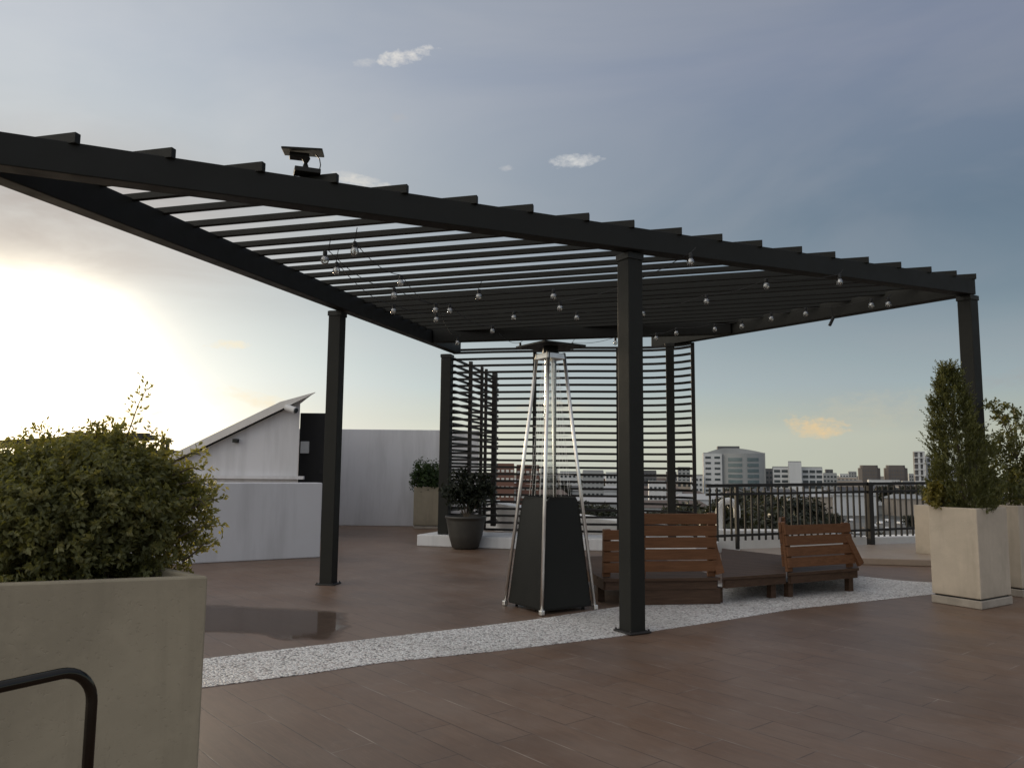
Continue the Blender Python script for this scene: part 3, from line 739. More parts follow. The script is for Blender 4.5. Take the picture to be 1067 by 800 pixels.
p2 = np.array([4.86, 7.62])
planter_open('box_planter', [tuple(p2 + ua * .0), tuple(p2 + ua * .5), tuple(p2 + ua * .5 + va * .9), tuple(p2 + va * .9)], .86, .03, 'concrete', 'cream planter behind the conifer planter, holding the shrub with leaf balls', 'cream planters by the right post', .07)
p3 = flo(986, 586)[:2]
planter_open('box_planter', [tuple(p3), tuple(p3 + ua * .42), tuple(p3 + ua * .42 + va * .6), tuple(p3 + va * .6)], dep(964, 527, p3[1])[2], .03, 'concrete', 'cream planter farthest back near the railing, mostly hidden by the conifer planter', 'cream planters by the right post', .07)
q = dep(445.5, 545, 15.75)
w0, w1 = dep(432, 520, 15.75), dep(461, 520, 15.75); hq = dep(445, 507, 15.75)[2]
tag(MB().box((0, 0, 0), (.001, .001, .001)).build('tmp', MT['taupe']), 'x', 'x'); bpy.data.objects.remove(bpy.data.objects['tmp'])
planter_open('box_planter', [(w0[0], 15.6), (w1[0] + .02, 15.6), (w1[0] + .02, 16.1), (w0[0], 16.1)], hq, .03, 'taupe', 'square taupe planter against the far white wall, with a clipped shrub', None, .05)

# round pot
pc_ = np.array([-.665, 12.0 - .22])
pt = empty('clay_pot', (*pc_, 0), 'dark round tapered pot standing against the white kerb', 'pot')
MB().lathe((*pc_, 0), [(.17, .002), (.20, .03), (.25, .2), (.285, .40), (.29, .44), (.305, .445), (.305, .475), (.27, .475), (.265, .42), (.0005, .42)], 32).build('pot_body', MT['pot'], pt, smooth=True)
MB().lathe((*pc_, 0), [(.264, .405), (.26, .43), (.0005, .435)], 24).build('soil', MT['soil'], pt)

# ------------------------------------------------------------------ plants
def stems(root, pts_list, r0, m='bark', name='stem'):
    mb = MB()
    for pl in pts_list: mb.tube(pl, list(np.linspace(r0, r0 * .35, len(pl))), 6)
    return mb.build(name, MT[m], root)

# big bush
bc = np.array([-1.525, 2.86, .945])
bush = empty('round_bush', (bc[0], bc[1], .75), 'big rounded small leaved bush glowing at its rim, with one tall stray sprig', 'bush')
ax1 = np.array([.93, .36, 0]); ax2 = np.array([-.36, .93, 0]); ax3 = np.array([0, 0, 1.])
def bshell(dv):
    """lumpy outline radius along direction dv (in bush axes)"""
    a = np.arctan2(dv[:, 1], dv[:, 0]); e_ = np.arcsin(np.clip(dv[:, 2], -1, 1))
    return 1 + .07 * np.sin(3 * a + 1) * np.cos(2 * e_) + .06 * np.sin(5 * a + 4 * e_) + .05 * np.sin(9 * a - 3 * e_ + 2) + .04 * np.sin(13 * a + 7 * e_)
nS = 5200
dv = unit(nS); dv[:, 2] = np.where(rng.random(nS) < .62, np.abs(dv[:, 2]), dv[:, 2]); dv /= np.linalg.norm(dv, axis=1, keepdims=True)
rad = bshell(dv) * (1 - .55 * rng.random(nS) ** 2.2)
loc = dv * rad[:, None] * np.array([.335, .33, .262])
left_ = rng.random(nS) < .3; loc[left_] = loc[left_] * np.array([.95, .9, .86]) + np.array([-.13, -.02, -.05])
lo_ = (rng.random(nS) < .22) & ~left_; loc[lo_] = loc[lo_] * np.array([.95, .95, .62]) + np.array([0, 0, -.12])
base = bc + loc[:, :1] * ax1 + loc[:, 1:2] * ax2 + loc[:, 2:] * ax3
gd = dv[:, :1] * ax1 + dv[:, 1:2] * ax2 + dv[:, 2:] * ax3 + np.array([0, 0, .25]) + rng.normal(size=(nS, 3)) * .38
gd /= np.linalg.norm(gd, axis=1, keepdims=True)
ln_ = .04 + .065 * rng.random(nS) ** 1.5
pS, dS, nSx = sprig_leaves(base, gd, ln_, 15, .024, .8, .6)
tn = np.clip(.35 + .25 * np.repeat(rng.normal(size=nS), 15) + .15 * rng.normal(size=len(pS)), 0, 1)
leaf_object('foliage', pS, dS, nSx, .017 + .011 * rng.random(len(pS)), .009 + .0045 * rng.random(len(pS)), tn, MT['leaf_bush'], bush)
# stray sprig and other long shoots
sh_b, sh_d, sh_l = [], [], []
sprig0, sprig1 = dep(122, 458, 2.84), dep(157, 404, 2.80)
twigs = []
def shoot(a, b, n):
    a, b = np.array(a), np.array(b); pl = []
    for t in np.linspace(0, 1, n):
        p = a + (b - a) * t + np.array([.012 * sin(5 * t), 0, .018 * sin(3.2 * t)]); pl.append(p)
        if t > .12:
            sgn = 1 if len(sh_b) % 2 else -1
            sh_b.append(p); dd = (b - a) / np.linalg.norm(b - a) * .8 + np.array([.65 * sgn, rng.normal() * .5, .1]); sh_d.append(dd / np.linalg.norm(dd)); sh_l.append(.022 + .03 * rng.random())
    twigs.append(pl)
    pS, dS, nSx = sprig_leaves(np.array(sh_b), np.array(sh_d), np.array(sh_l), 6, .024, .6, .8)
    leaf_object('stray_shoot', pS, dS, nSx, .021, .0095, np.clip(.6 + .2 * rng.normal(size=len(pS)), 0, 1), MT['leaf_bush'], bush)
    sh_b.clear(); sh_d.clear(); sh_l.clear()
shoot(sprig0 + np.array([-.03, 0, -.12]), sprig1, 15)
for (xa_, ya_, xb_, yb_) in ((185, 505, 226, 508), (190, 535, 230, 520), (185, 560, 228, 548), (182, 480, 212, 474), (150, 470, 175, 462), (60, 470, 48, 450), (95, 465, 101, 446), (35, 480, 24, 462), (190, 585, 222, 566), (187, 520, 222, 530), (180, 495, 214, 490), (115, 462, 122, 448)):
    Yd = 2.80 + .12 * rng.random(); shoot(dep(xa_, ya_, Yd), dep(xb_, yb_, Yd - .02), 9)
tw = [[tuple(p) for p in pl] for pl in twigs]
for k in range(26):
    a = rng.random() * 2 * pi; rr = .25 + .2 * rng.random(); b0 = bc + ax1 * cos(a) * .2 + ax2 * sin(a) * .15 + np.array([0, 0, -.26])
    b1 = bc + ax1 * cos(a) * rr * .7 + ax2 * sin(a) * rr * .6 + np.array([0, 0, .1 * rng.random()])
    tw.append([tuple(b0), tuple((b0 + b1) / 2 + np.array([0, 0, .03])), tuple(b1)])
stems(bush, tw, .0035)

def leafy(root, centers, radii, n, leaf, m, squash=1.0, updir=.3, name='foliage', tonec=.4, sl=.06, nl=8):
    B, D = [], []
    w = np.array([r ** 2 for r in radii]); w = w / w.sum()
    for c_, r_, wi in zip(centers, radii, w):
        k_ = max(3, int(n * wi)); d_ = unit(k_); rr = r_ * (1 - .6 * rng.random(k_) ** 2)
        B.append(np.array(c_) + d_ * rr[:, None] * np.array([1, 1, squash])); D.append(d_ + np.array([0, 0, updir]) + rng.normal(size=(k_, 3)) * .35)
    B = np.concatenate(B); D = np.concatenate(D); D /= np.linalg.norm(D, axis=1, keepdims=True)
    p_, d_, n_ = sprig_leaves(B, D, sl * (.6 + .8 * rng.random(len(B))), nl, leaf)
    t_ = np.clip(tonec + .2 * np.repeat(rng.normal(size=len(B)), nl) + .15 * rng.normal(size=len(p_)), 0, 1)
    return leaf_object(name, p_, d_, n_, leaf * (.8 + .5 * rng.random(len(p_))), leaf * .5, t_, MT[m], root)

# cone conifer
pc1 = p1 + ua * .22 + va * .27
cy = empty('cone_conifer', (*pc1, .8), 'upright cone shaped conifer in the tall cream planter beside the right post', 'conifer')
zt_ = dep(990, 386, pc1[1])[2]; zb_c = .80
nC = 3300
u_ = rng.random(nC) ** 1.25; z_ = zb_c + (zt_ - zb_c) * u_
an = rng.random(nC) * 2 * pi
prof = np.interp(u_, [0, .12, .35, .6, .8, .93, 1], [.22, .255, .23, .165, .115, .065, .01])
lump = 1 + .16 * np.sin(3 * an + 9 * u_) + .16 * np.sin(4 * an - 23 * u_ + 1) + .12 * np.sin(7 * an + 41 * u_)
rr = prof * lump * (1 - .5 * rng.random(nC) ** 1.8)
lean = np.array([-.115, 0.0])
tilt = np.interp(u_, [0, .3, 1], [0, .25, 1])[:, None] * lean
B = np.stack([pc1[0] + rr * np.cos(an) + tilt[:, 0], pc1[1] + rr * np.sin(an), z_], 1)
D = np.stack([np.cos(an) * .55, np.sin(an) * .55, np.ones(nC) * 1.0], 1) + rng.normal(size=(nC, 3)) * .22
D /= np.linalg.norm(D, axis=1, keepdims=True)
p_, d_, n_ = sprig_leaves(B, D, .035 + .10 * rng.random(nC) ** 2, 12, .02, .55, .9)
tz = np.clip(.38 + .2 * np.repeat(rng.normal(size=nC), 12) + .12 * rng.normal(size=len(p_)), 0, 1)
leaf_object('foliage', p_, d_, n_, .026, .009, tz, MT['leaf_cyp'], cy)
top_ = np.array([pc1[0] - .115, pc1[1], zt_])
ex = [[(pc1[0], pc1[1], .8), (pc1[0] - .04, pc1[1], 1.3), tuple(top_ + (0, 0, -.08))]]
stems(cy, ex, .018)
lp_b = np.array([top_ + (-.03, 0, .0), top_ + (.035, 0, .02), top_ + (0, .02, -.05)]); lp_d = np.array([[-.25, 0, 1.], [.15, 0, 1], [0, .2, 1.]])
p_, d_, n_ = sprig_leaves(lp_b, lp_d / np.linalg.norm(lp_d, axis=1, keepdims=True), .08, 9, .02, .5, .9)
leaf_object('leader_tips', p_, d_, n_, .024, .009, .5, MT['leaf_cyp'], cy)
# yellow-green plant in the back planter
py_ = p1 + ua * .34 + va * .09
yl = empty('yellow_shrub', (*py_, .8), 'low yellow green shrub at the foot of the cone shaped conifer', 'shrub')
ycs = [dep(px, py, py_[1]) for px, py in ((974, 515), (982, 509), (981, 519), (972, 521), (989, 514), (976, 508))]
leafy(yl, ycs, [.05, .055, .06, .05, .055, .045], 150, .034, 'leaf_yellow', .9, .5, tonec=.55, sl=.05)
stems(yl, [[(*py_, .79), tuple(q_)] for q_ in ycs], .008)
# leaf-ball shrub in the second cream planter
ls = empty('ball_shrub', (p2[0] + .3, p2[1] + .45, .8), 'open shrub of separate leaf balls on bare stems right of the pergola post', 'shrub')
Yb = p2[1] + .45
bb = [(1047, 431, .105), (1037, 425, .07), (1056, 440, .08), (1042, 462, .12), (1034, 470, .09), (1052, 475, .12), (1065, 455, .10), (1074, 440, .10), (1062, 484, .12), (1045, 492, .13), (1058, 503, .15), (1040, 512, .15), (1066, 515, .14), (1050, 520, .14), (1078, 490, .13)]
bcs = [dep(x, y, Yb + .12 * rng.normal()) for x, y, r in bb]
leafy(ls, bcs, [r * .95 for *_, r in bb], 620, .04, 'leaf_cyp', .85, .25, tonec=.3, sl=.06)
sb = np.array([p2[0] + .38, p2[1] + .45, .8]); j_ = np.array(dep(1059, 478, Yb))
stems(ls, [[tuple(sb), tuple((sb + j_) / 2 + (.02, 0, 0)), tuple(j_), tuple((j_ + b_) / 2 + (0.02, 0, .02)), tuple(b_)] for b_ in bcs[:9]] + [[tuple(sb), tuple(b_)] for b_ in bcs[9:]], .011)
# clipped shrub at far wall
cs = empty('clipped_shrub', (q[0], 15.8, .7), 'rounded dense green shrub in the planter against the far wall', 'shrub')
ccs = [dep(px, py, 15.8) for px, py in ((442, 489), (452, 493), (437, 498), (448, 500), (456, 501), (440, 504))]
leafy(cs, ccs, [.17, .2, .15, .22, .18, .17], 620, .05, 'leaf_green', .9, .3, sl=.08)
stems(cs, [[(q[0] + .05, 15.8, .7), tuple(c_)] for c_ in ccs], .01)
# dark plant in pot
dp = empty('pot_plant', (*pc_, .43), 'dark spreading plant growing in the round dark pot', 'plant')
dcs = [dep(px, py, pc_[1]) for px, py in ((480, 503), (490, 498), (500, 505), (472, 513), (484, 514), (496, 515), (506, 514), (488, 522), (478, 520), (500, 520))]
leafy(dp, dcs, [.11, .10, .13, .12, .13, .13, .09, .12, .1, .1], 260, .065, 'leaf_dark', .7, .5, tonec=.35, sl=.1, nl=7)
stems(dp, [[(*pc_, .42), tuple(c_)] for c_ in dcs], .009)

# ------------------------------------------------------------------ handrail in the corner
zh = .655
hp = [flo(x, y, zh) for x, y in ((-150, 748), (-60, 725), (0, 711), (40, 702.5))]
cor = flo(98, 694, zh)
base_x = cor
rail = [hp[0] + np.array([-.0, 0, -zh + .0]), hp[0] + np.array([0, 0, -.12])]
dh = (cor - hp[0]); Lh = np.linalg.norm(dh); dh /= Lh
rr = .085
rail = [hp[0] + np.array([0, 0, -zh])] + [hp[0] + dh * (rr - rr * cos(a)) + np.array([0, 0, -rr + rr * sin(a)]) for a in np.linspace(0, pi / 2, 8)]
rail += [cor + dh * (-rr + rr * sin(a)) + np.array([0, 0, -rr + rr * cos(a)]) for a in np.linspace(0, pi / 2, 10)] + [cor + np.array([0, 0, -zh])]
MT['tube_black'] = mat('glossy black tube', (.06, .055, .048), .12, 1.0, .1, 8, 0, 60, .9)
hr = empty('tube_handrail', (cor[0], cor[1], 0), 'glossy black bent tube handrail in front of the big taupe planter', 'handrail')
MB().tube(rail, .0135, 20).build('bent_tube', MT['tube_black'], hr, smooth=True)
for p in (rail[0], rail[-1]): MB().lathe((p[0], p[1], 0.001), [(.045, 0), (.045, .008), (.02, .014)], 20).build('floor_flange', MT['tube_black'], hr)

# ------------------------------------------------------------------ solar lamp on the front beam
sb_ = roof(320, 178, .235); sb_ = np.array([sb_[0], sb_[1], sb_[2] - .012])
so = empty('solar_lamp', tuple(sb_), 'small black solar panel lamp clamped on top of the front beam', 'solar lamp')
k_ = sb_[1] / F
X = lambda px, py: dep(px, py, sb_[1])
MB().box(tuple(sb_ + (0, 0, .002)), (.15, .10, .03), R(20)).build('foot_block', MT['dark_metal'], so, bevel=.004)
MB().lathe(tuple(sb_ + (-.01, 0, .012)), [(.022, 0), (.016, .03), (.010, .045), (.018, .06), (.026, .075), (.02, .09)], 14).build('swivel_neck', MT['dark_metal'], so)
pcn = X(316, 158.5)
pn = MB()
ux, uy = np.array([.97, .2, .035]), np.array([-.17, .93, .16])
def quadslab(c_, a_, b_, t_):
    n_ = np.cross(a_, b_); n_ /= np.linalg.norm(n_)
    q_ = [c_ - a_ - b_, c_ + a_ - b_, c_ + a_ + b_, c_ - a_ + b_]
    return [p - n_ * t_ / 2 for p in q_], [p + n_ * t_ / 2 for p in q_]
lo_, hi_ = quadslab(pcn, ux * .118, uy * .10, .012)
pnl = MB().hexa(lo_, hi_).build('panel', MT['dark_metal'], so, bevel=.002)
lo_, hi_ = quadslab(pcn + np.array([0, 0, .0075]), ux * .107, uy * .088, .003); MB().hexa(lo_, hi_).build('cells', MT['solar'], pnl)
MB().box(tuple(X(312, 163.2)), (.115, .07, .028), R(15)).build('battery_box', MT['dark_metal'], so, bevel=.004)
a_, b_ = X(329, 161), X(333, 177); MB().tube([tuple(a_), tuple(X(333, 166)), tuple(X(334, 172)), tuple(b_)], .0035, 6).build('lead', MT['cable'], so)

# ------------------------------------------------------------------ string lights
strands = [
    ('string of clear globe bulbs nearest the front beam, under the rafters', [(369, 262), (418, 295), (455, 323.5), (476, 357)], -.085),
    ('string of clear globe bulbs crossing the left half of the roof', [(342, 271), (411, 308), (468, 324), (513, 345), (542, 362)], -.09),
    ('longest string of clear globe bulbs, dipping right across the middle of the roof', [(350, 282), (411, 324.5), (455, 333), (535, 331), (601, 331), (670, 327), (736, 314), (800, 298), (874, 294)], -.085),
    ('short string of three clear bulbs behind the front post', [(498, 309), (577, 309), (583, 321), (719, 273)], -.085),
    ('string of clear globe bulbs hung along the back and right beams, with a loose plug', [(596, 362), (640, 357), (685, 352.5), (705, 347), (744, 343), (772, 340), (804, 332), (840, 327), (908, 318), (925, 317)], -.09)]
for label, pxs, dz in strands:
    P3 = [roof(x, y, dz) for x, y in pxs]
    root = empty('string_light', tuple(P3[0]), label, 'string light', 'string lights under the pergola')
    cab = []
    tops = [p + np.array([0, 0, .068]) for p in P3]
    first = tops[0] + np.array([.04, -.12, .06]); lastp = tops[-1] + np.array([.05, .02, .05])
    chain = [first] + tops + [lastp]
    for a_, b_ in zip(chain, chain[1:]):
        L_ = np.linalg.norm(b_ - a_)
        for t in np.linspace(0, 1, 7)[:-1]: cab.append(tuple(a_ + (b_ - a_) * t - np.array([0, 0, .05 * min(L_, 1.5) * 4 * t * (1 - t)])))
    cab.append(tuple(chain[-1]))
    MB().tube(cab, .003, 5).build('cable', MT['cable'], root)
    for p in P3:
        tl = p + np.array([rng.normal() * .006, rng.normal() * .006, 0])
        bl = MB().lathe(tuple(tl), [(.003, -.033), (.015, -.028), (.026, -.016), (.029, 0), (.025, .015), (.016, .026), (.012, .031)], 14).build('bulb', MT['bulb_glass'], root, smooth=True)
        MB().lathe(tuple(tl), [(.014, .028), (.016, .036), (.016, .06), (.009, .07)], 10).build('socket', MT['cable'], bl)
        MB().lathe(tuple(tl), [(.004, -.012), (.010, .0), (.007, .018), (.003, .027)], 8).build('filament_stem', MT['white_metal'], bl)
    if 'plug' in label:
        a_ = roof(866, 334, -.12); MB().tube([tuple(a_ + (.01, 0, .17)), tuple(a_ + (.015, 0, .03))], .004, 5).build('plug_lead', MT['cable'], root)
        MB().bar(tuple(a_ + (.03, 0, .04)), tuple(a_ + (-.02, 0, -.06)), .035, .03).build('plug', MT['cable'], root, bevel=.006)

# ------------------------------------------------------------------ city beyond
GZ = -22.0
DS = 1.75
def tower(name, x0, x1, yt, D, m, label, cols=0, fl=3.3, win='c_win', wfrac=.55, depth=None, group=None, cat='building', zlow=-12, cap=True, ww_h=.45, turn=.8, chamfer=0.0):
    D = D * DS
    a, b = dep(x0, yt, D), dep(x1, yt, D); c = (a + b) / 2; azc = atan2(c[0], c[1]); rr_ = hypot(c[0], c[1])
    a0, a1 = atan2(a[0], a[1]), atan2(b[0], b[1]); w = rr_ * 2 * math.tan((a1 - a0) / 2)
    h = c[2] - GZ; dpt = depth or max(w * .7, 10); ya = -azc * turn
    v = np.array([cos(ya), sin(ya), 0]); n = np.array([-sin(ya), cos(ya), 0])
    base = np.array([c[0], c[1], GZ]) + n * dpt / 2
    L = lambda x, y, z: tuple(np.array([c[0], c[1], 0]) + v * x + n * y + np.array([0, 0, z]))
    root = empty(name, tuple(base), label, cat, group)
    root['yaw_'] = ya
    if chamfer:
        k = chamfer * w
        pl = [L(-w / 2, k, 0)[:2], L(-w / 2 + k, 0, 0)[:2], L(w / 2 - k, 0, 0)[:2], L(w / 2, k, 0)[:2], L(w / 2, dpt - k, 0)[:2], L(w / 2 - k, dpt, 0)[:2], L(-w / 2 + k, dpt, 0)[:2], L(-w / 2, dpt - k, 0)[:2]]
        MB().prism(pl, GZ, c[2]).build('wall', MT[m], root)
    else: MB().box(L(0, dpt / 2, GZ + h / 2), (w, dpt, h), ya).build('wall', MT[m], root)
    if cap: MB().box(L(0, dpt / 2, c[2] + .35), (w * .97 if not chamfer else w * .8, dpt * .97, .7), ya).build('roof', MT['c_grey' if m in ('c_white', 'c_tan') else m], root)
    del root['yaw_']
    if cols:
        nf = int((c[2] - zlow - .8) / fl); nf = max(1, min(nf, 98 // cols)); cw = w * (1 - 2 * chamfer) / cols
        first = None
        for f_ in range(nf):
            for c_ in range(cols):
                P_ = np.array(L(-w / 2 + chamfer * w + cw * (c_ + .5), -.05, c[2] - 1.2 - fl * (f_ + .5) + .6))
                if first is None:
                    first = MB().box(tuple(P_), (cw * wfrac, .3, fl * ww_h), ya).build('window', MT[win], root); f0 = P_
                else:
                    o_ = first.copy(); COL.objects.link(o_); o_.parent = root; o_.location = tuple(P_ - f0)
    return root, L, w, c[2], ya, dpt
# office block: white left wing, glazed drum, grey right wing
r_, L, w, zt2, ya, dpt = tower('office_tower', 732.5, 797, 471.5, 290, 'c_grey', 'large white and glass office tower with a low curved dark roof, above the railing', 0, 3.4, depth=34, cap=False)
MB().box(L(-w / 2 + w * .15, -.9, (zt2 + GZ) / 2 - .4), (w * .30, 1.8, zt2 - GZ - .8), ya).build('white_wing', MT['c_white'], r_)
f0 = None
for f_ in range(9):
    for c_ in range(2):
        P_ = np.array(L(-w / 2 + w * (.075 + .15 * c_), -1.85, zt2 - 3.2 - 3.5 * f_))
        if f0 is None: f1 = MB().box(tuple(P_), (w * .09, .3, 1.3), ya).build('window', MT['c_win'], r_); f0 = P_
        else: o_ = f1.copy(); COL.objects.link(o_); o_.parent = r_; o_.location = tuple(P_ - f0)
nseg = 18
dr_ = [L(w * (-.18 + .66 * i / nseg), -5.5 * sin(pi * i / nseg), 0)[:2] for i in range(nseg + 1)]
MB().prism(dr_, GZ, zt2 - .5).build('drum_wall', MT['c_grey'], r_)
for c0_, c1_ in ((.12, .45), (.58, .86)):
    for f_ in range(9):
        pts_ = [L(w * (-.18 + .66 * t_), -5.5 * sin(pi * t_) - .12, zt2 - 4.4 - 3.5 * f_) for t_ in np.linspace(c0_, c1_, 7)]
        mb_ = MB()
        for A_, B_ in zip(pts_, pts_[1:]): mb_.bar(A_, B_, .3, 2.1)
        mb_.build('window', MT['c_glass'], r_)
pl = [(-w * .5, 0), (-w * .2, 0), (w * .02, 0), (w * .2, 0), (w * .36, 0), (w * .5, 0)]
cr_ = [(-.46, -.2), (-.3, 1.9), (-.16, 2.9), (.05, 2.9), (.2, 2.2), (.35, 1.1), (.5, -.2)]
A_ = [L(w * x, .4, zt2 + z) for x, z in cr_]; B_ = [L(w * x, dpt * .9, zt2 + z) for x, z in cr_]; n_ = len(cr_)
MB().add(A_ + B_, [tuple(range(n_)), tuple(range(n_, 2 * n_))[::-1]] + [(i, n_ + i, n_ + (i + 1) % n_, (i + 1) % n_) for i in range(n_)]).build('curved_roof', MT['c_grey'], r_)
MB().box(L(-w * .08, dpt * .4, zt2 + 3.3), (w * .36, dpt * .5, 2.0), ya).build('roof_plant', MT['c_dark'], r_)
tower('slab_block', 797.5, 805, 489, 320, 'c_dark', 'narrow dark grey block between the office tower and the white flats', 2, 3.3, 'c_win')
tower('apartment_block', 805.5, 821.5, 487, 285, 'c_white', 'white flats with dark balconies, left wing beside the tall lift shaft', 2, 3.2, wfrac=.78, ww_h=.5)
tower('apartment_block', 822, 835, 481.5, 280, 'c_white', 'tall white lift shaft standing between two wings of flats', 0, 3.2)
tower('apartment_block', 835.5, 857, 487.5, 283, 'c_white', 'white flats with deep dark balconies right of the lift shaft', 3, 3.2, wfrac=.8, ww_h=.55)
tower('office_block', 857.5, 872, 493.5, 340, 'c_grey', 'small grey stepped block right of the white flats', 4, 3.2, wfrac=.6)
for i, (x0, x1) in enumerate(((894.5, 917.5), (921.5, 946))):
    r_, L, w, zt2, ya, dpt = tower('brown_tower', x0, x1, 487.5, 420, 'c_brown', ('left hand', 'right hand')[i] + ' one of the twin dark brown towers with rounded tops', 6, 3.6, 'c_dark', .5, group='twin brown towers', chamfer=.16)
    MB().prism([L(w * x, y, 0)[:2] for x, y in ((-.4, 4), (-.3, 2), (.3, 2), (.4, 4), (.4, 12), (-.4, 12))], zt2 + .5, zt2 + 2.6).build('roof_crown', MT['c_brown'], r_)
r_, L, w, zt2, ya, dpt = tower('half_built_tower', 952.5, 963, 470, 300, 'c_dark', 'half built tower with open dark floors, left of the conifer', 0, 3.6, cap=False)
for i in range(9): MB().box(L(0, -.4, zt2 - .4 - 3.9 * i), (w * 1.08, 1.2, .7), ya).build('floor_slab', MT['c_white'], r_)
for x in (-.05, .42): MB().box(L(w * x, -.2, zt2 / 2 - 11), (w * .22, .9, zt2 + 22), ya).build('column', MT['c_white'], r_)
tower('half_built_tower', 964, 984, 475.5, 302, 'c_white', 'pale tower with narrow windows, half hidden behind the conifer', 3, 3.6, 'c_win', .4, ww_h=.7)
for x0, x1, yt, D, m, lb, c_ in (
    (720, 732, 496, 290, 'c_white', 'low white block left of the office tower', 3), (706, 719, 487, 420, 'c_grey', 'grey block seen past the end of the slat screen', 3), (694, 705, 492, 450, 'c_dark', 'dark block seen through the right end of the slat screen', 3),
    (512, 536, 484.5, 175, 'c_red', 'red brown flats with pale balconies, left half, seen through the slat screen', 5), (538, 562, 486, 178, 'c_red', 'red brown flats with pale balconies, right half, seen through the slat screen', 5),
    (563, 581, 489, 240, 'c_grey', 'grey block seen between the heater legs', 4), (583, 605, 492, 260, 'c_white', 'white block seen just right of the heater glass', 5), (607, 629, 491, 230, 'c_grey', 'wide grey block between heater and front post', 5), (631, 646, 493, 270, 'c_white', 'white block beside the front post', 4),
    (668, 684, 491, 300, 'c_dark', 'dark block right of the front post', 4), (676, 694, 503, 170, 'c_white', 'low white block right of the front post', 4),
    (872, 893, 497.5, 460, 'c_tan', 'low tan block left of the twin towers', 5), (947, 952, 494, 440, 'c_grey', 'small grey block right of the twin towers', 2), (986, 1010, 490, 400, 'c_white', 'white block behind the conifer', 5), (1048, 1069, 488, 380, 'c_grey', 'grey block behind the leaf ball shrub', 5),
    (700, 721, 502, 300, 'c_tan', 'tan block low behind the screen end', 4), (0, 22, 478, 100, 'c_tan', 'tan building far left under the bright sun', 4),
    (860, 868, 489.5, 520, 'c_dark', 'slim dark block behind the grey stepped block', 2), (875, 884, 494, 560, 'c_white', 'far white slab a little left of the twin towers', 3), (884, 892.5, 491.5, 600, 'c_grey', 'far grey slab touching the left twin tower', 3),
    (742, 770, 498, 330, 'c_tan', 'low tan block in front of the office tower', 6), (806, 830, 499, 360, 'c_grey', 'low grey block in front of the white flats', 6), (836, 866, 500, 380, 'c_white', 'long low white block in front of the white flats', 8), (868, 899, 501, 350, 'c_tan', 'low tan terrace of flats below the twin towers', 7), (905, 938, 500.5, 390, 'c_white', 'long white block below the twin towers', 8), (940, 966, 502, 370, 'c_grey', 'low grey block below the half built tower', 6),
    (566, 590, 498, 330, 'c_tan', 'low tan block behind the heater tube', 6), (596, 622, 499, 340, 'c_white', 'low white block right of the heater tube', 7)):
    red = m == 'c_red'
    tower('city_block', x0, x1, yt, D, m, lb, c_, 3.2, 'c_lit' if red else 'c_win', .55 if not red else .62, ww_h=.45 if not red else .3, zlow=-16)
# low roofs, car park and cars in the middle distance
random.seed(5)
i = 0
for row, (D, n) in enumerate(((235, 9), (290, 11), (360, 13), (450, 15), (600, 16), (800, 17))):
    for k in range(n):
        az = -.12 + (k + random.random() * .7) / n * .82
        w, dpt, h = random.uniform(12, 26) * (1 + row * .12), random.uniform(10, 20), random.uniform(4, 9) + row * 1.7
        x = D * az; m = random.choice(['c_white', 'c_grey', 'c_tan', 'c_white', 'c_brown', 'c_red', 'c_roof'])
        if row < 3 and .28 < az < .68: continue
        if row == 3 and m in ('c_red', 'c_brown'): m = 'c_tan'
        root = empty('low_house', (x, D, GZ), 'low pale or brown roofed house among others, far below the terrace', 'house', 'low houses across the city')
        MB().box((x, D, GZ + h / 2), (w, dpt, h)).build('wall', MT[m], root)
        rz_ = GZ + h; e_ = .8
        MB().add([(x - w / 2 - e_, D - dpt / 2 - e_, rz_), (x + w / 2 + e_, D - dpt / 2 - e_, rz_), (x + w / 2 + e_, D + dpt / 2 + e_, rz_), (x - w / 2 - e_, D + dpt / 2 + e_, rz_), (x - w / 2 + 2, D, rz_ + 2.4), (x + w / 2 - 2, D, rz_ + 2.4)],
                 [(0, 1, 5, 4), (1, 2, 5), (2, 3, 4, 5), (3, 0, 4), (3, 2, 1, 0)]).build('roof', MT[random.choice(['c_roof', 'c_roofd', 'c_roof', 'c_dark', 'c_grey'])], root)
MB().prism([(75, 195), (215, 195), (290, 410), (125, 410)], GZ + .004, GZ + .06).build('car_park', MT['asphalt'])['kind'] = 'structure'
def car_mesh():
    mb = MB(); pr_ = [(-2.2, .35), (2.2, .35), (2.2, .8), (1.3, .95), (.7, 1.42), (-1.1, 1.45), (-1.9, .98), (-2.2, .9)]
    n_ = len(pr_); mb.add([(x, -.85, z) for x, z in pr_] + [(x, .85, z) for x, z in pr_], [tuple(range(n_))[::-1], tuple(range(n_, 2 * n_))] + [(i, (i + 1) % n_, n_ + (i + 1) % n_, n_ + i) for i in range(n_)])
    return mb
protos = []
for m in ('car_white', 'car_dark'):
    pr0 = empty('parked_car', (0, 0, GZ + .06), 'tiny parked car in the car park far below the railing', 'car', 'cars in the far car park')
    ORG[pr0.name] = np.zeros(3)
    car_mesh().build('body', MT[m], pr0, bevel=.1)
    for sx in (-1.35, 1.35):
        for sy in (-.86, .86): MB().tube([(sx, sy - .1, .33), (sx, sy + .1, .33)], .33, 12).build('wheel', MT['cable'], pr0)
    MB().add([(-1.0, -.87, 1.0), (.95, -.87, 1.0), (.6, -.87, 1.36), (-.95, -.87, 1.38)], [(0, 1, 2, 3)]).build('side_window', MT['c_win'], pr0)
    protos.append(pr0)
used = [False, False]
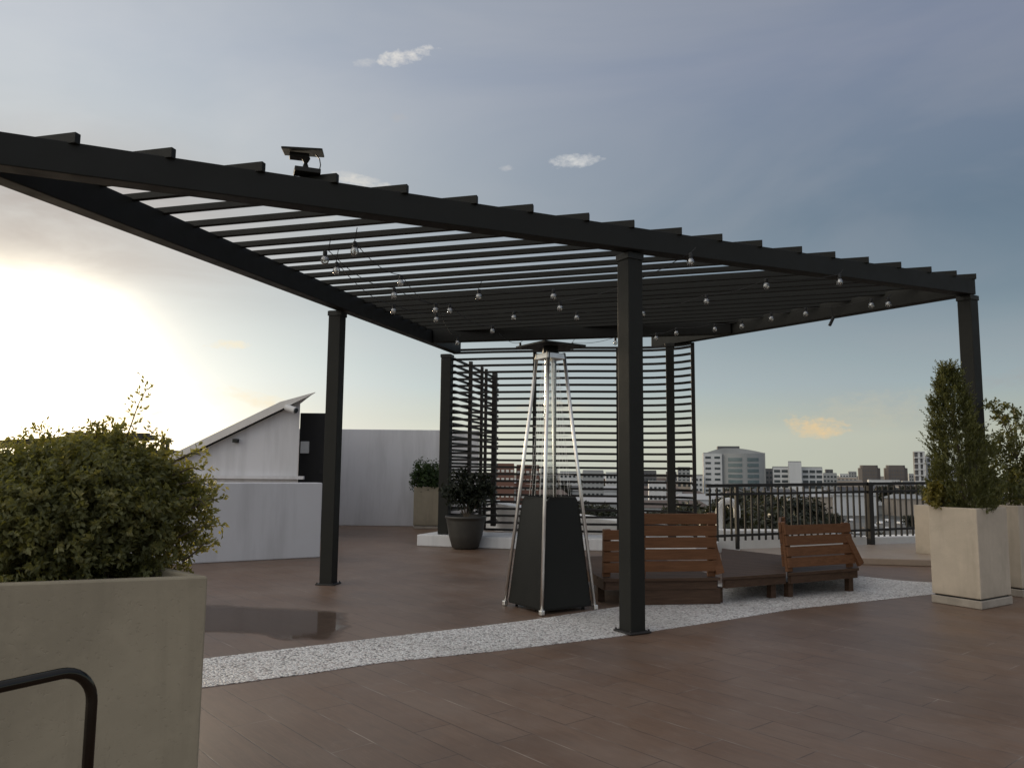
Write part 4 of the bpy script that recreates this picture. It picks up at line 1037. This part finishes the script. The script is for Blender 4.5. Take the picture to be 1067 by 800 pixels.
for row in range(10):
    for k in range(15):
        if random.random() < .3: continue
        t = row / 5; y = 208 + 20 * row; x = (84 + 18 * t) + (k + .5) * 8.9
        j = 0 if random.random() < .72 else 1
        if not used[j]: c_ = protos[j]; used[j] = True
        else:
            c_ = protos[j].copy(); COL.objects.link(c_)
            for ch in protos[j].children: d_ = ch.copy(); COL.objects.link(d_); d_.parent = c_
        c_.location = (x, y, GZ + .06); c_.rotation_euler = (0, 0, R(90) + random.uniform(-.1, .1))
# trees in the middle distance: crowns of leaf clumps on trunks, four kinds copied about
tp = []
for v_ in range(4):
    rt_ = empty('city_tree', (0, 0, GZ), 'dark leafy tree in the belt of trees below the railing', 'tree', 'dark trees below the terrace')
    ORG[rt_.name] = np.zeros(3)
    cl = [(random.uniform(-3, 3), random.uniform(-3, 3), random.uniform(6.5, 12.5)) for _ in range(9)]
    leafy(rt_, cl, [random.uniform(1.6, 2.8) for _ in cl], 620, .95, 'leaf_far', .8, .2, 'crown', .35, .9, 5)
    MB().tube([(0, 0, 0), (.1, 0, 4), (-.1, .1, 8)], [.35, .28, .12], 8).build('trunk', MT['bark'], rt_)
    tp.append(rt_)
spots = []
for k in range(26): spots.append((random.uniform(.22, .37), random.uniform(95, 200), random.uniform(.95, 1.35)))
for k in range(20): spots.append((random.uniform(-.06, .22), random.uniform(130, 220), random.uniform(.8, 1.1)))
for k in range(34): spots.append((random.uniform(-.12, .75), random.uniform(430, 800), random.uniform(.9, 1.35)))
for k in range(16): spots.append((random.uniform(.37, .72), random.uniform(180, 420), random.uniform(.4, .65)))
for i, (az, D, s) in enumerate(spots):
    if i < 4: c_ = tp[i]
    else:
        src = tp[i % 4]; c_ = src.copy(); COL.objects.link(c_)
        for ch in src.children: d_ = ch.copy(); COL.objects.link(d_); d_.parent = c_
    c_.location = (az * D, D, GZ); c_.scale = (s * 1.15, s * 1.15, s); c_.rotation_euler = (0, 0, random.random() * 6.28)

# ------------------------------------------------------------------ sky and sun
SAZ, SEL = R(-31.3), R(6.6)
sv = (sin(SAZ) * cos(SEL), cos(SAZ) * cos(SEL), sin(SEL))
w = bpy.data.worlds.new('World'); SC.world = w; w.use_nodes = True
t = NT(w.node_tree)
bg = t.n['Background']; bg.inputs['Strength'].default_value = .1
sky = t.add('ShaderNodeTexSky', sky_type='NISHITA'); sky.sun_disc = False; sky.sun_elevation = SEL; sky.sun_rotation = SAZ % (2 * pi)
sky.air_density = 1.4; sky.dust_density = 2.5; sky.ozone_density = 1.5
dr = t.vm('NORMALIZE', t.add('ShaderNodeTexCoord').outputs['Generated'])
sx = t.add('ShaderNodeSeparateXYZ'); t.l.new(dr, sx.inputs[0]); X_, Y_, Z_ = sx.outputs
RD = 180 / pi
el = t.m('MULTIPLY', t.m('ARCSINE', Z_), RD); az = t.m('MULTIPLY', t.m('ARCTAN2', X_, Y_), RD)
ang = t.m('MULTIPLY', t.m('ARCCOSINE', t.m('MINIMUM', t.vm('DOT_PRODUCT', dr, sv), .99999)), RD)
azel = t.add('ShaderNodeCombineXYZ'); t.l.new(az, azel.inputs[0]); t.l.new(el, azel.inputs[1]); AE = azel.outputs[0]
# thin overcast veil: brightness by height, plus soft streaky structure
zz = t.m('MULTIPLY_ADD', Z_, 1.0, 0.0, True)
base = t.ramp(zz, [(0.0, (.52, .54, .44)), (.045, (.52, .55, .46)), (.065, (.44, .49, .44)), (.105, (.345, .435, .47)), (.2, (.18, .255, .325)), (.29, (.12, .185, .268)), (.46, (.185, .228, .338)), (1.0, (.34, .36, .40))])
soft = t.noise(t.mapping(AE, scale=(.028, .085, 1)), 1.0, 5, .55, .6)
soft2 = t.noise(t.mapping(AE, scale=(.05, .16, 1), loc=(3.3, 1.7, 0)), 1.6, 5, .6, .5)
base = t.mix(t.m('MULTIPLY', t.ramp(soft, [(.40, 0.0), (.62, 1.0)]), .34), base, (.37, .375, .425, 1))
# wide aureole of the low sun
def scaled(col, f):
    c_ = t.add('ShaderNodeCombineXYZ')
    for i_ in range(3): t.l.new(f, c_.inputs[i_])
    return t.vm('MULTIPLY', col, c_.outputs[0])
def gauss(x, s): return t.m('EXPONENT', t.m('MULTIPLY', t.m('POWER', t.m('DIVIDE', x, s), 2.0), -1.0))
wide = t.m('EXPONENT', t.m('DIVIDE', ang, -19.5))
sky_c = t.vm('ADD', base, scaled((.97, 1.02, .95), wide))
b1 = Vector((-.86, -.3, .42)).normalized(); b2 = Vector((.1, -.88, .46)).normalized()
fill_left = t.m('POWER', t.m('MAXIMUM', t.vm('DOT_PRODUCT', dr, tuple(b1)), 0.0), 4.0)
fill_rear = t.m('POWER', t.m('MAXIMUM', t.vm('DOT_PRODUCT', dr, tuple(b2)), 0.0), 1.5)
sky_c = t.vm('ADD', sky_c, t.vm('ADD', scaled((1.9, 1.72, 1.42), fill_left), scaled((.40, .40, .41), fill_rear)))  # added sky lobes out of view, left and behind camera, filling front faces
warp = t.m('MULTIPLY', t.m('SUBTRACT', soft2, .5), 9.0)
gq = t.m('ADD', t.m('MULTIPLY_ADD', t.m('ADD', az, 33.5), .58, t.m('SUBTRACT', el, 11.8)), t.m('MULTIPLY', warp, .55))
gl = t.m('MULTIPLY', t.m('DIVIDE', 1.0, t.m('ADD', 1.0, t.m('EXPONENT', t.m('DIVIDE', gq, .85)))), gauss(ang, 17.0))
sky_c_glow = scaled((1.05, .82, .44), gl)
inner = gauss(ang, 4.0)
sky_c = t.vm('ADD', sky_c, scaled((6.0, 5.0, 3.4), inner))
# grey streaks of cloud above the glow
stk = t.m('MULTIPLY', t.m('MULTIPLY_ADD', t.ramp(soft2, [(.36, 0.0), (.62, 1.0)]), .35, .65), t.m('MULTIPLY', gauss(t.m('SUBTRACT', el, 16.0), 5.2), gauss(t.m('SUBTRACT', az, -30.0), 17.0)))
sky_c = t.mix(t.m('MULTIPLY', stk, .95), sky_c, (.44, .43, .435, 1))
sky_c = t.vm('ADD', sky_c, sky_c_glow)
# small lit cloud wisps
nzv = t.mapping(AE, scale=(.5, .9, 1)); nz = t.noise(nzv, 1.1, 5, .62); nz2 = t.noise(nzv, 3.0, 4, .6)
def wisp(cur, a0, e0, wa, we, tilt, col, amp, soft_=.5):
    dx = t.m('SUBTRACT', az, a0); dy = t.m('SUBTRACT', t.m('SUBTRACT', el, e0), t.m('MULTIPLY', dx, tilt))
    q_ = t.m('ADD', t.m('POWER', t.m('DIVIDE', dx, wa), 2.0), t.m('POWER', t.m('DIVIDE', dy, we), 2.0))
    q_ = t.m('ADD', q_, t.m('MULTIPLY', t.m('SUBTRACT', t.m('ADD', nz, t.m('MULTIPLY', nz2, .7)), .85), 3.4))
    mk = t.m('SMOOTH_MAX', t.m('DIVIDE', t.m('SUBTRACT', 1.0, q_), soft_ * 2), 0.0, .05)
    return t.mix(t.m('MULTIPLY', t.m('MINIMUM', mk, 1.0), amp), cur, (*col, 1))
sky_c = wisp(sky_c, -8.6, 28.5, 2.3, .55, .24, (.82, .80, .77), .95, .6)
sky_c = wisp(sky_c, -11.2, 27.9, 1.1, .3, .1, (.75, .74, .72), .6, .8)
sky_c = wisp(sky_c, 4.65, 22.1, 2.1, .48, .08, (.78, .78, .77), .85, .7)
sky_c = wisp(sky_c, -.6, 21.55, .7, .25, 0, (.65, .65, .66), .55)
sky_c = wisp(sky_c, -8.7, 24.6, .9, .35, 0, (.5, .51, .54), .5)
sky_c = wisp(sky_c, -11.4, 20.2, 2.4, .5, -.12, (.85, .82, .76), .8, .8)
sky_c = wisp(sky_c, -15.5, 18.0, 4.6, .8, -.15, (.70, .68, .62), .5, 1.2)
sky_c = wisp(sky_c, -20.2, 8.4, 1.5, .35, .08, (.95, .9, .72), .7)
sky_c = wisp(sky_c, -30.5, 18.3, 2.2, .4, -.2, (.85, .82, .75), .5, .8)
sky_c = wisp(sky_c, 24.0, 4.0, 5.6, 1.4, .12, (.60, .585, .48), .75, 1.3)
sky_c = wisp(sky_c, 21.1, 3.2, 2.1, .75, -.1, (.95, .68, .36), .92, .8)
sky_c = wisp(sky_c, 33.5, 6.0, 3.4, .6, .05, (.40, .42, .43), .6, 1.0)
sky_c = wisp(sky_c, -25.8, 3.4, 3.2, .9, .05, (1.0, .82, .50), .75, 1.0)
sky_c = wisp(sky_c, -17.5, 4.6, 3.0, .6, -.25, (1.0, .86, .58), .6, 1.2)
sky_c = wisp(sky_c, 3.5, 4.6, 3.5, .5, 0, (.92, .74, .46), .5, 1.0)
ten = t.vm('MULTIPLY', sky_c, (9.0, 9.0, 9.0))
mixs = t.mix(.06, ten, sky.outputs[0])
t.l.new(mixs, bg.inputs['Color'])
w.cycles.sampling_method = 'MANUAL'; w.cycles.sample_map_resolution = 1024

sun = bpy.data.lights.new('sun', 'SUN'); so_ = bpy.data.objects.new('sun', sun); COL.objects.link(so_)
sun.energy = 3.0; sun.angle = R(10); sun.color = (1.0, .80, .55)
so_.rotation_euler = Vector((-sv[0], -sv[1], -sv[2])).to_track_quat('-Z', 'Y').to_euler()

# ------------------------------------------------------------------ render settings
vs = SC.view_settings
vs.view_transform = 'Standard'; vs.look = 'None'; vs.exposure = 0; vs.gamma = 1; vs.use_curve_mapping = False
SC.render.engine = 'CYCLES'
cy_ = SC.cycles
cy_.use_denoising = True
try: cy_.denoiser = 'OPENIMAGEDENOISE'
except Exception: pass
cy_.max_bounces = 8; cy_.transparent_max_bounces = 16; cy_.caustics_reflective = False; cy_.caustics_refractive = False
cy_.sample_clamp_indirect = 8
SC.render.resolution_x = 1024; SC.render.resolution_y = 767
